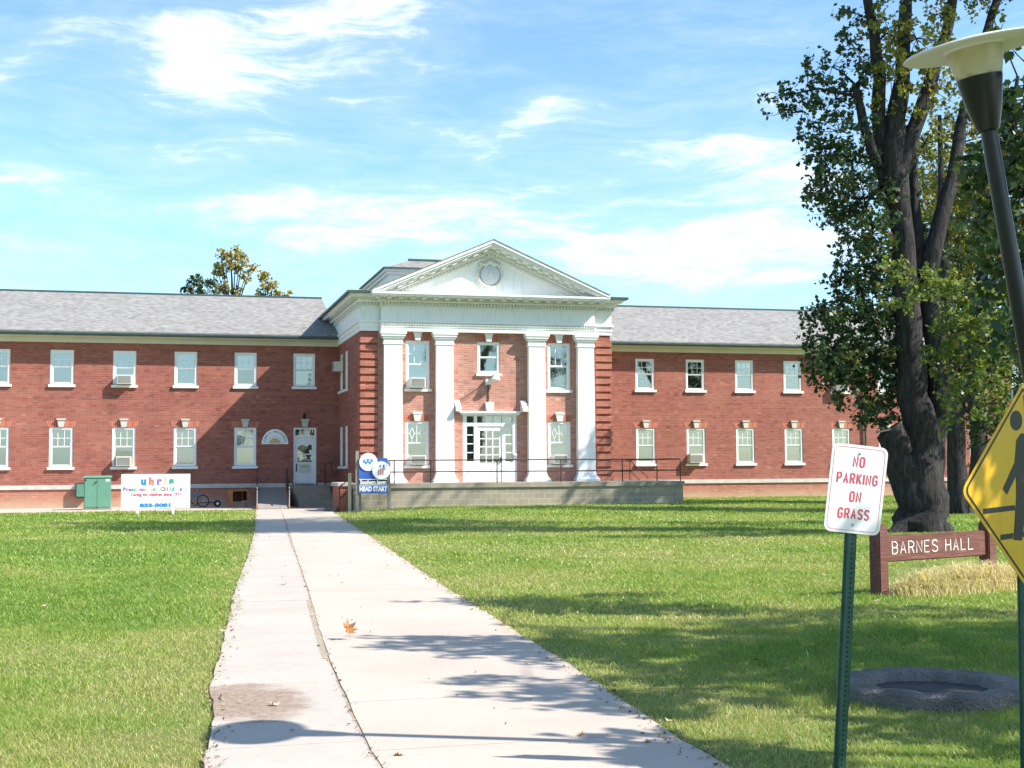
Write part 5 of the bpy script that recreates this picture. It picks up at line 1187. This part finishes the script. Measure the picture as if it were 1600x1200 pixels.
# a second tree further back, its trunk leaning right
cl = []; z2 = 44.0
limbs = [limb(z2, (1502, 812, 50, 0), (1500, 795, 38, 0), (1497, 740, 30, 0), (1492, 660, 28, 0), (1490, 560, 25, 0), (1478, 470, 20, 0), (1474, 380, 15, 0), (1470, 280, 10, 0), (1468, 180, 6, 0)),
         limb(z2, (1490, 575, 22, 0), (1510, 500, 19, 0.2), (1540, 420, 16, 0.5), (1556, 330, 13, 0.8), (1575, 220, 9, 1.0), (1590, 120, 6, 1.2)), limb(z2, (1494, 640, 18, 0), (1530, 560, 14, 0.4), (1580, 500, 11, 0.8), (1640, 430, 8, 1.0), (1690, 330, 5, 1.0))]
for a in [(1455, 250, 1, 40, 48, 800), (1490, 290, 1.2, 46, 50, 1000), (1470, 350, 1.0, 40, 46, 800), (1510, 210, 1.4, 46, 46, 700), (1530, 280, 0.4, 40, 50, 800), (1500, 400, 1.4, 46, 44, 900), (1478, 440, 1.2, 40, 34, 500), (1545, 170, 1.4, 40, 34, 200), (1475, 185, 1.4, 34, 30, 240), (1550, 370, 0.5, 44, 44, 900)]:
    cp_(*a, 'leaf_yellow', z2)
for a in [(1580, 300, 0, 46, 50, 700), (1590, 220, 0, 44, 36, 300), (1540, 450, 1.0, 48, 44, 750), (1590, 420, 0, 46, 50, 1000), (1500, 500, 1.6, 44, 40, 800), (1560, 520, 0.6, 50, 44, 800), (1600, 560, 0.2, 46, 46, 900), (1530, 590, 1.4, 46, 40, 750), (1500, 640, 1.6, 34, 30, 500), (1575, 640, 0.8, 46, 36, 800), (1540, 670, 1.2, 40, 26, 500), (1640, 300, 0, 50, 50, 600), (1660, 450, 0, 50, 50, 600), (1640, 600, 0, 50, 44, 600), (1640, 180, 0, 50, 50, 400), (1720, 350, 0, 60, 60, 700), (1700, 560, 0, 60, 50, 600)]:
    cp_(*a, 'leaf_green', z2)
for k in range(6):
    a = rng.uniform(0, 2*math.pi); rr = rng.uniform(0.5, 3.5); cl.append((Vector((26.6+rr*math.cos(a), 38.8+rr*math.sin(a), rng.uniform(16.5, 19.5)-rr*0.2)), (1.4, 1.4, 0.9), 500, 'leaf_green'))
b2 = at(1500, 806, z2); b2.z = 0
tree('maple_tree', 'slimmer maple with yellowing leaves standing behind the big stubbed trunk', b2, limbs, cl, 0.125, 'leaf_green', 6)

# a third tree by the right wing whose shade reaches the right columns
cl = []; b3 = Vector((30.2, 45.2, 0)); limbs = [[(b3, 0.42), (b3+Vector((0.1, 0, 2.5)), 0.30), (b3+Vector((0.2, 0.2, 6)), 0.22), (b3+Vector((-0.3, 0.3, 11)), 0.12), (b3+Vector((-0.2, 0, 15)), 0.05)], [(b3+Vector((0.1, 0, 3.5)), 0.2), (b3+Vector((-2.0, -0.8, 7.5)), 0.11), (b3+Vector((-2.8, -1.2, 10.5)), 0.05)], [(b3+Vector((0.1, 0, 4)), 0.2), (b3+Vector((2.2, 0.8, 8)), 0.11), (b3+Vector((3.0, 1.2, 11)), 0.05)]]
for k in range(30):
    h = rng.uniform(6.0, 14.0); wmax = 3.6*math.sqrt(max(0.05, 1-((h-10.5)/6.5)**2)); a = rng.uniform(0, 2*math.pi); rr = wmax*math.sqrt(rng.uniform(0, 1)); cl.append((b3+Vector((rr*math.cos(a), rr*math.sin(a)*0.8, h)), (1.15, 1.15, 0.85), 800, 'leaf_green'))
tree('shade_tree', 'green leafy tree close to the brick wall, mostly hidden behind the maples', b3, limbs, cl, 0.13, 'leaf_green', 8)
# two trees past the right edge of the view; one reaches in beside the lamp post, both shade the lawn
cl = []; b4 = cf(10.0, 10.6, 0); limbs = [[(b4, 0.36), (b4+Vector((0, 0, 2.4)), 0.28), (b4+Vector((0.2, 0.1, 5.0)), 0.20), (b4+Vector((0, 0.3, 9.5)), 0.08)], [(b4+Vector((0, 0, 2.6)), 0.18), (b4+Vector((-2.2, 0.2, 4.4)), 0.10), (b4+Vector((-4.2, 0.8, 5.4)), 0.04)], [(b4+Vector((0, 0, 3.0)), 0.18), (b4+Vector((-1.6, -2.2, 5.0)), 0.10), (b4+Vector((-2.6, -3.6, 6.0)), 0.04)]]
for px, py, fw, rx_, n in [(1590, 215, 14.5, 0.5, 330), (1606, 300, 14.2, 0.6, 420), (1625, 400, 14.0, 0.6, 420), (1600, 360, 15.5, 0.45, 260), (1640, 480, 14.2, 0.6, 420), (1650, 250, 14, 0.7, 500), (1640, 150, 14.5, 0.7, 420)]:
    cl.append((at(px, py, fw), (rx_, rx_, rx_*0.8), n, 'leaf_green'))
b4_spots = [(2.1, 9.7, 5.4, 0.8), (3.0, 10.6, 5.0, 0.9), (2.3, 12.3, 5.6, 0.9), (4.0, 11.3, 5.2, 0.95), (5.3, 12.8, 5.6, 0.9), (3.5, 9.1, 5.2, 0.8), (3.2, 12.9, 5.9, 0.9), (4.9, 10.0, 5.3, 0.9), (-0.75, 12.4, 6.0, 0.5), (-0.15, 11.9, 5.6, 0.6), (0.5, 11.6, 5.4, 0.6), (0.1, 9.9, 5.4, 0.5), (0.55, 9.3, 5.0, 0.55), (0.9, 10.5, 5.2, 0.5), (1.0, 12.6, 6.2, 0.7), (0.35, 12.2, 5.9, 0.7), (1.3, 11.9, 5.2, 0.9), (1.9, 10.2, 4.9, 0.7), (2.4, 11.0, 5.8, 0.9), (2.7, 9.3, 4.7, 0.8), (3.4, 9.9, 5.6, 0.9), (3.4, 11.9, 6.2, 0.95), (4.4, 9.2, 4.9, 0.9), (4.4, 10.8, 5.8, 0.95), (4.6, 12.6, 6.0, 0.95), (2.6, 13.4, 6.4, 0.9), (5.4, 14.0, 6.0, 0.9), (4.0, 14.6, 6.6, 0.9), (2.7, 8.3, 4.3, 0.6), (3.7, 8.3, 4.8, 0.8), (1.1, 9.2, 5.2, 0.5)]
for S_, z_, h_, q_ in b4_spots: cl.append((cf(S_+1.06*h_, z_-0.30*h_, h_), (q_, q_, q_*0.62), int(900*q_*q_)+90, 'leaf_green'))  # unseen clumps set along the sun's rays to shade chosen ground spots
for S_, z_ in ((1.08, 7.55), (1.0, 7.75), (1.2, 7.3)): cl.append((cf(S_+1.06*4.1, z_-0.3*4.1, 4.1), (0.36, 0.36, 0.40), 330, 'leaf_green'))  # extra unseen clumps added to keep the sun off the crossing sign
tree('shade_tree', 'dark green leafy tree reaching in behind the black lamp post', b4, limbs, cl, 0.115, 'leaf_green', 9)

# tree tops showing over the left wing roof
def back_tree(name, label, px, top_px, fw, spec, lm, seed, size=0.17):
    global cl
    cl = []; b = at(px, 700, fw); b.z = 0; s = fw/FPX; t = at(px, top_px+25, fw)
    limbs = [[(b, 0.34), (Vector((b.x, b.y, t.z*0.5)), 0.24), (Vector((b.x+0.1, b.y, t.z*0.78)), 0.11), (t, 0.03)]]
    for (x, y, q) in [(c[0], c[1], c[2]) for c in spec]:
        e = at(x, y, fw); m_ = Vector((b.x+(e.x-b.x)*0.25, b.y, min(e.z-0.8, t.z*0.80)))
        limbs.append([(m_, 0.05), (m_.lerp(e, 0.6)+Vector((0, 0, 0.1)), 0.03), (e, 0.015)])
    for x, y, r_, n in spec: cl.append((at(x, y, fw), (r_*s*1.1, r_*s*1.1, r_*s*0.7), int(n*1.5), lm))
    for k in range(8): cl.append((Vector((b.x+rng.uniform(-2.5, 2.5), b.y+rng.uniform(-2, 2), rng.uniform(5, 9.5))), (1.2, 1.2, 0.9), 260, lm))
    return tree(name, label, b, limbs, cl, size, lm, seed)
back_tree('distant_tree', 'tallest golden tree top rising over the grey roof', 361, 388, 84, [(369, 391, 8, 70), (345, 397, 10, 80), (362, 403, 13, 150), (380, 400, 10, 80), (352, 411, 13, 140), (338, 418, 9, 80), (345, 424, 10, 90), (374, 413, 12, 130), (392, 420, 9, 90), (384, 431, 8, 60), (345, 443, 7, 40), (352, 452, 9, 60), (368, 458, 10, 80), (340, 455, 7, 40), (378, 450, 5, 20)], 'leaf_gold', 21)
back_tree('distant_tree', 'dark green rounded tree top rising over the grey roof', 317, 432, 88, [(306, 433, 9, 80), (299, 441, 7, 60), (325, 441, 11, 130), (310, 447, 7, 60), (288, 451, 6, 50), (300, 453, 6, 50), (325, 460, 9, 90), (310, 461, 8, 60), (331, 452, 6, 40)], 'leaf_green', 22)
back_tree('distant_tree', 'sparse low yellowish tree top just over the roof between golden tree and pediment', 414, 424, 86, [(419, 427, 7, 50), (410, 434, 8, 60), (427, 440, 8, 70), (414, 446, 8, 60), (408, 458, 7, 60), (424, 455, 9, 80), (436, 461, 6, 50), (452, 461, 7, 60)], 'leaf_gold', 23)

# ------------------------------------------------------------------ grass
def vnoise(x, y, s, seed):
    r = np.random.default_rng(seed).random((256, 256)); X, Y = x/s+500, y/s+500
    i, j = np.floor(X).astype(int), np.floor(Y).astype(int); u, v = X-i, Y-j; u = u*u*(3-2*u); v = v*v*(3-2*v)
    g = lambda a, b: r[a % 256, b % 256]
    return (g(i, j)*(1-u)+g(i+1, j)*u)*(1-v) + (g(i, j+1)*(1-u)+g(i+1, j+1)*u)*v
LY = np.array([p[1] for p in LEFT]); LXv = np.array([p[0] for p in LEFT]); RY_ = np.array([p[1] for p in RIGHT]); RXv = np.array([p[0] for p in RIGHT])
def gz_np(x, y):
    ss = lambda a, b, t: (lambda q: q*q*(3-2*q))(np.clip((t-a)/(b-a), 0, 1))
    return 0.16*ss(37, 49, y)*ss(6.4, 10.5, x) - 0.05*ss(52, 60, y)*ss(21, 24, x)
def on_lawn(X, Y, edge=0.0):
    ok = (X < np.interp(Y, LY, LXv)+edge) | (X > np.interp(Y, RY_, RXv)-edge)
    ok &= ~((Y > 53.9) & (X < 7.1)); ok &= ~((X > 7.1) & (X < 20.25) & (Y > 49.93)); ok &= Y < 59.9
    ok &= ((X-rc.x)**2+(Y-rc.y)**2) > 0.60**2
    return ok
bands = [(5.6, 9.5, 8500, 0.036, 0.0032), (9.5, 14, 4800, 0.038, 0.0046), (14, 22, 1700, 0.042, 0.0085), (22, 34, 500, 0.045, 0.015), (34, 66, 170, 0.05, 0.026)]
VV, TT = [], []
for f0, f1, den, hgt, wdt in bands:
    half = 0.40
    n = int(den*half*(f1**2-f0**2)); fw = np.sqrt(rng.uniform(f0**2, f1**2, n)); rt = rng.uniform(-1, 1, n)*half*fw
    X = rt*cy + fw*sy_; Y = -rt*sy_ + fw*cy
    ok = on_lawn(X, Y, 0.03+0.14*vnoise(X, Y, 0.30, 9)**2); X, Y = X[ok], Y[ok]; n = len(X)
    big_ = vnoise(X, Y, 2.6, 1)*0.5 + vnoise(X, Y, 0.9, 2)*0.3 + vnoise(X, Y, 0.3, 3)*0.2
    edge_d = np.minimum(np.abs(X-np.interp(Y, LY, LXv)), np.abs(X-np.interp(Y, RY_, RXv)))
    dry = np.clip((big_-0.47)*3.0, 0, 1) + 0.75*np.exp(-edge_d/0.55) + 0.30*np.exp(-((X-8)/7)**2-((Y-25)/9)**2) + 0.2*(vnoise(X, Y*0.5, 1.4, 12) > 0.62)*(X > 3)
    keep = rng.random(n) > 0.35*np.clip(dry, 0, 1); X, Y, dry, big_ = X[keep], Y[keep], dry[keep], big_[keep]; n = len(X)
    tone = np.clip(0.30 + 0.22*rng.normal(size=n)*0.7 + 0.52*np.clip(dry, 0, 1)*rng.random(n)**0.6 - 0.12*(big_ < 0.42) + 0.10*rng.normal(size=n), 0, 1)
    h = hgt*rng.uniform(0.5, 1.3, n)*(0.7+0.9*vnoise(X, Y, 0.7, 5))*(1-0.35*np.clip(dry, 0, 1)); a = rng.uniform(0, 2*math.pi, n); lean = rng.uniform(0.3, 1.6, n)*h; la = rng.uniform(0, 2*math.pi, n)
    tall = rng.random(n) < 0.006; h[tall] *= 1.9
    b0 = np.stack([X, Y, gz_np(X, Y)-0.004], 1); sd = np.stack([np.cos(a), np.sin(a), 0*a], 1)*(wdt/2*rng.uniform(0.6, 1.5, n))[:, None]
    off = np.stack([np.cos(la)*lean, np.sin(la)*lean, h], 1)
    mid = off*np.array([0.38, 0.38, 0.62])[None]
    VV.append(np.stack([b0-sd, b0+sd, b0+mid+sd*0.8, b0+mid-sd*0.8, b0+mid-sd*0.8, b0+mid+sd*0.8, b0+off+sd*0.15, b0+off-sd*0.15], 1).reshape(-1, 3)); TT.append(np.repeat(tone, 2))
tag(link('grass', poly_mesh('grass', np.concatenate(VV), 4, 'grass', np.concatenate(TT))), kind='stuff')
# brown leaf crumbs and dead grass along the walk edges and joint
n = 2100; Y = 6.2+(1-rng.random(n)**0.45)*0+rng.random(n)**2.2*42; side = rng.choice(3, n, p=(0.36, 0.5, 0.14)); JYv = np.array([p[1] for p in JOIN]); JXv = np.array([p[0] for p in JOIN])
X = np.where(side == 0, np.interp(Y, LY, LXv)+np.abs(rng.normal(size=n))*0.075-0.03, np.where(side == 1, np.interp(Y, RY_, RXv)-np.abs(rng.normal(size=n))*0.085+0.04, np.interp(Y, JYv, JXv)+rng.normal(size=n)*0.022))
far = rng.random(n) < 0.05; X = np.where(far, np.interp(Y, LY, LXv)+rng.random(n)*(np.interp(Y, RY_, RXv)-np.interp(Y, LY, LXv)), X)
a = rng.uniform(0, 2*math.pi, n); l1 = rng.uniform(0.005, 0.020, n)*(0.7+Y/35); l2 = l1*rng.uniform(0.2, 0.7, n)
d1 = np.stack([np.cos(a)*l1, np.sin(a)*l1, rng.normal(size=n)*0.005], 1); d2 = np.stack([-np.sin(a)*l2, np.cos(a)*l2, rng.normal(size=n)*0.005], 1); c = np.stack([X, Y, np.full(n, 0.036)], 1)
M['crumbs'] = leafmat('leaf_crumbs', [(0.0, (0.10, 0.06, 0.035)), (0.5, (0.25, 0.17, 0.10)), (1.0, (0.46, 0.36, 0.24))], 0.1)
tag(link('leaf_litter', poly_mesh('leaf_litter', np.stack([c-d1, c+d2, c+d1, c-d2], 1).reshape(-1, 3), 4, 'crumbs', rng.random(n))), kind='stuff')
# dead grass tuft round the timber sign
def tuft(n, cx, sx, cyy, syy, h0, seed):
    r = np.random.default_rng(seed); u = r.normal(size=n)*sx; v = r.normal(size=n)*syy
    X = cx + u; Y = cyy + v; d = np.sqrt((u/sx)**2+(v/syy)**2); h = 0.80*h0*r.uniform(0.35, 1.6, n)*np.exp(-(d/2.3)**2)
    a = r.uniform(0, 2*math.pi, n); le = r.uniform(0.3, 1.2, n)*h; sd = np.stack([np.cos(a+1.57), np.sin(a+1.57), 0*a], 1)*0.0048
    b0 = np.stack([X, Y, 0*X-0.01], 1); mid = np.stack([np.cos(a)*le*0.35, np.sin(a)*le*0.35, h*0.85], 1); off = np.stack([np.cos(a)*le*1.15, np.sin(a)*le*1.15, h*0.78], 1)
    q = b0+mid*0.5+np.array([0, 0, 1])*h[:, None]*0.10
    m2 = b0+(mid+off)*0.5+np.array([0, 0, 1])*h[:, None]*0.07
    st = [b0, q, b0+mid, m2, b0+off]; wd = [1.0, 1.0, 0.9, 0.6, 0.15]; out = []
    for i in range(4): out += [st[i]-sd*wd[i], st[i]+sd*wd[i], st[i+1]+sd*wd[i+1], st[i+1]-sd*wd[i+1]]
    return np.stack(out, 1).reshape(-1, 3), np.repeat(np.clip(r.beta(2.2, 2, n), 0, 1), 4)
tufts = [tuft(int(nn*0.62), span*cx_, sx_*0.9, yy_-0.10, sy2, hh, 31+i) for i, (nn, cx_, sx_, yy_, sy2, hh) in enumerate([(1500, 0.30, 0.17, -0.08, 0.16, 0.34), (1500, 0.48, 0.17, 0.02, 0.18, 0.36), (1700, 0.66, 0.18, -0.05, 0.18, 0.38), (1700, 0.84, 0.17, -0.10, 0.18, 0.36), (1400, 1.02, 0.16, -0.08, 0.18, 0.34), (1000, 1.16, 0.16, -0.05, 0.18, 0.26), (900, 0.14, 0.13, -0.08, 0.14, 0.24), (700, 0.56, 0.4, -0.2, 0.12, 0.2)])]
V1 = np.concatenate([q[0] for q in tufts]); T1 = np.concatenate([np.clip(q[1]*(0.85 if i < 2 else 1.08 if i in (3, 4) else 1.0), 0, 1) for i, q in enumerate(tufts)])
tf = link('dry_grass_clump', poly_mesh('dry_grass_clump', V1, 4, 'straw', T1))
tf.location = pL; tf.rotation_euler = (0, 0, ang)
tag(tf, 'straw coloured clump of dry ornamental grass under the timber name sign', 'plant')

# ------------------------------------------------------------------ fallen leaves
def leaf_mesh(name, m, curl, s):
    P = [(0, 0), (0.30, -0.06), (0.22, 0.12), (0.52, 0.18), (0.34, 0.36), (0.40, 0.62), (0.16, 0.58), (0, 0.95), (-0.16, 0.58), (-0.42, 0.60), (-0.34, 0.36), (-0.52, 0.16), (-0.22, 0.12), (-0.30, -0.06)]
    mb = MB(); c = (0, 0.35)
    vs = [(x*s, y*s, curl*s*(x*x*2.2+(y-0.35)**2)*(1+0.4*math.sin(9*x+5*y))) for x, y in P] + [(0, 0.35*s, 0)]
    n = len(P); mb.add(vs, [(i, (i+1) % n, n) for i in range(n)]); mb.tube([(0, 0, curl*s*0.12), (0.03*s, -0.25*s, curl*s*0.1), (0.1*s, -0.45*s, 0.0)], 0.012*s, 5)
    return mb.mesh(name, m)
big_leaf = link('fallen_leaf', leaf_mesh('fallen_leaf', 'dry_leaf', 0.9, 0.16)); big_leaf.location = (1.74, 12.55, 0.075); big_leaf.rotation_euler = (R(62), R(8), R(25))
tag(big_leaf, 'large curled brown sycamore leaf standing on the concrete walk', 'leaf')
lm1 = leaf_mesh('small_leaf', 'dry_leaf', 0.45, 0.065); lm2 = leaf_mesh('small_leaf', 'pale_leaf', 0.45, 0.07)
first = None; r_ = random.Random(17)
for k in range(64):
    f = math.sqrt(r_.uniform(7.2**2, 26**2)); rt = r_.uniform(-0.37, 0.37)*f
    x, y = rt*cy+f*sy_, -rt*sy_+f*cy
    inwalk = interp(LEFT, y) < x < interp(RIGHT, y)
    if inwalk and r_.random() < 0.6: x = interp(LEFT, y)+r_.uniform(-0.1, 0.25) if r_.random() < 0.6 else interp(RIGHT, y)-r_.uniform(-0.15, 0.1)
    inwalk = interp(LEFT, y) < x < interp(RIGHT, y)
    if (Vector((x, y, 0))-Vector((rc.x, rc.y, 0))).length < 0.75: continue
    o = link('fallen_leaf', lm1 if r_.random() < 0.55 else lm2); o.location = (x, y, 0.030 if inwalk else 0.045); o.rotation_euler = (r_.uniform(-0.3, 0.3), r_.uniform(-0.3, 0.3), r_.uniform(0, 6.28)); s = r_.uniform(0.6, 1.15); o.scale = (s, s, s)
    tag(o, 'small dry leaf lying on the concrete walk' if inwalk else 'small dry leaf lying in the lawn grass', 'leaf', 'small leaves on the walk' if inwalk else 'small leaves in the lawn')
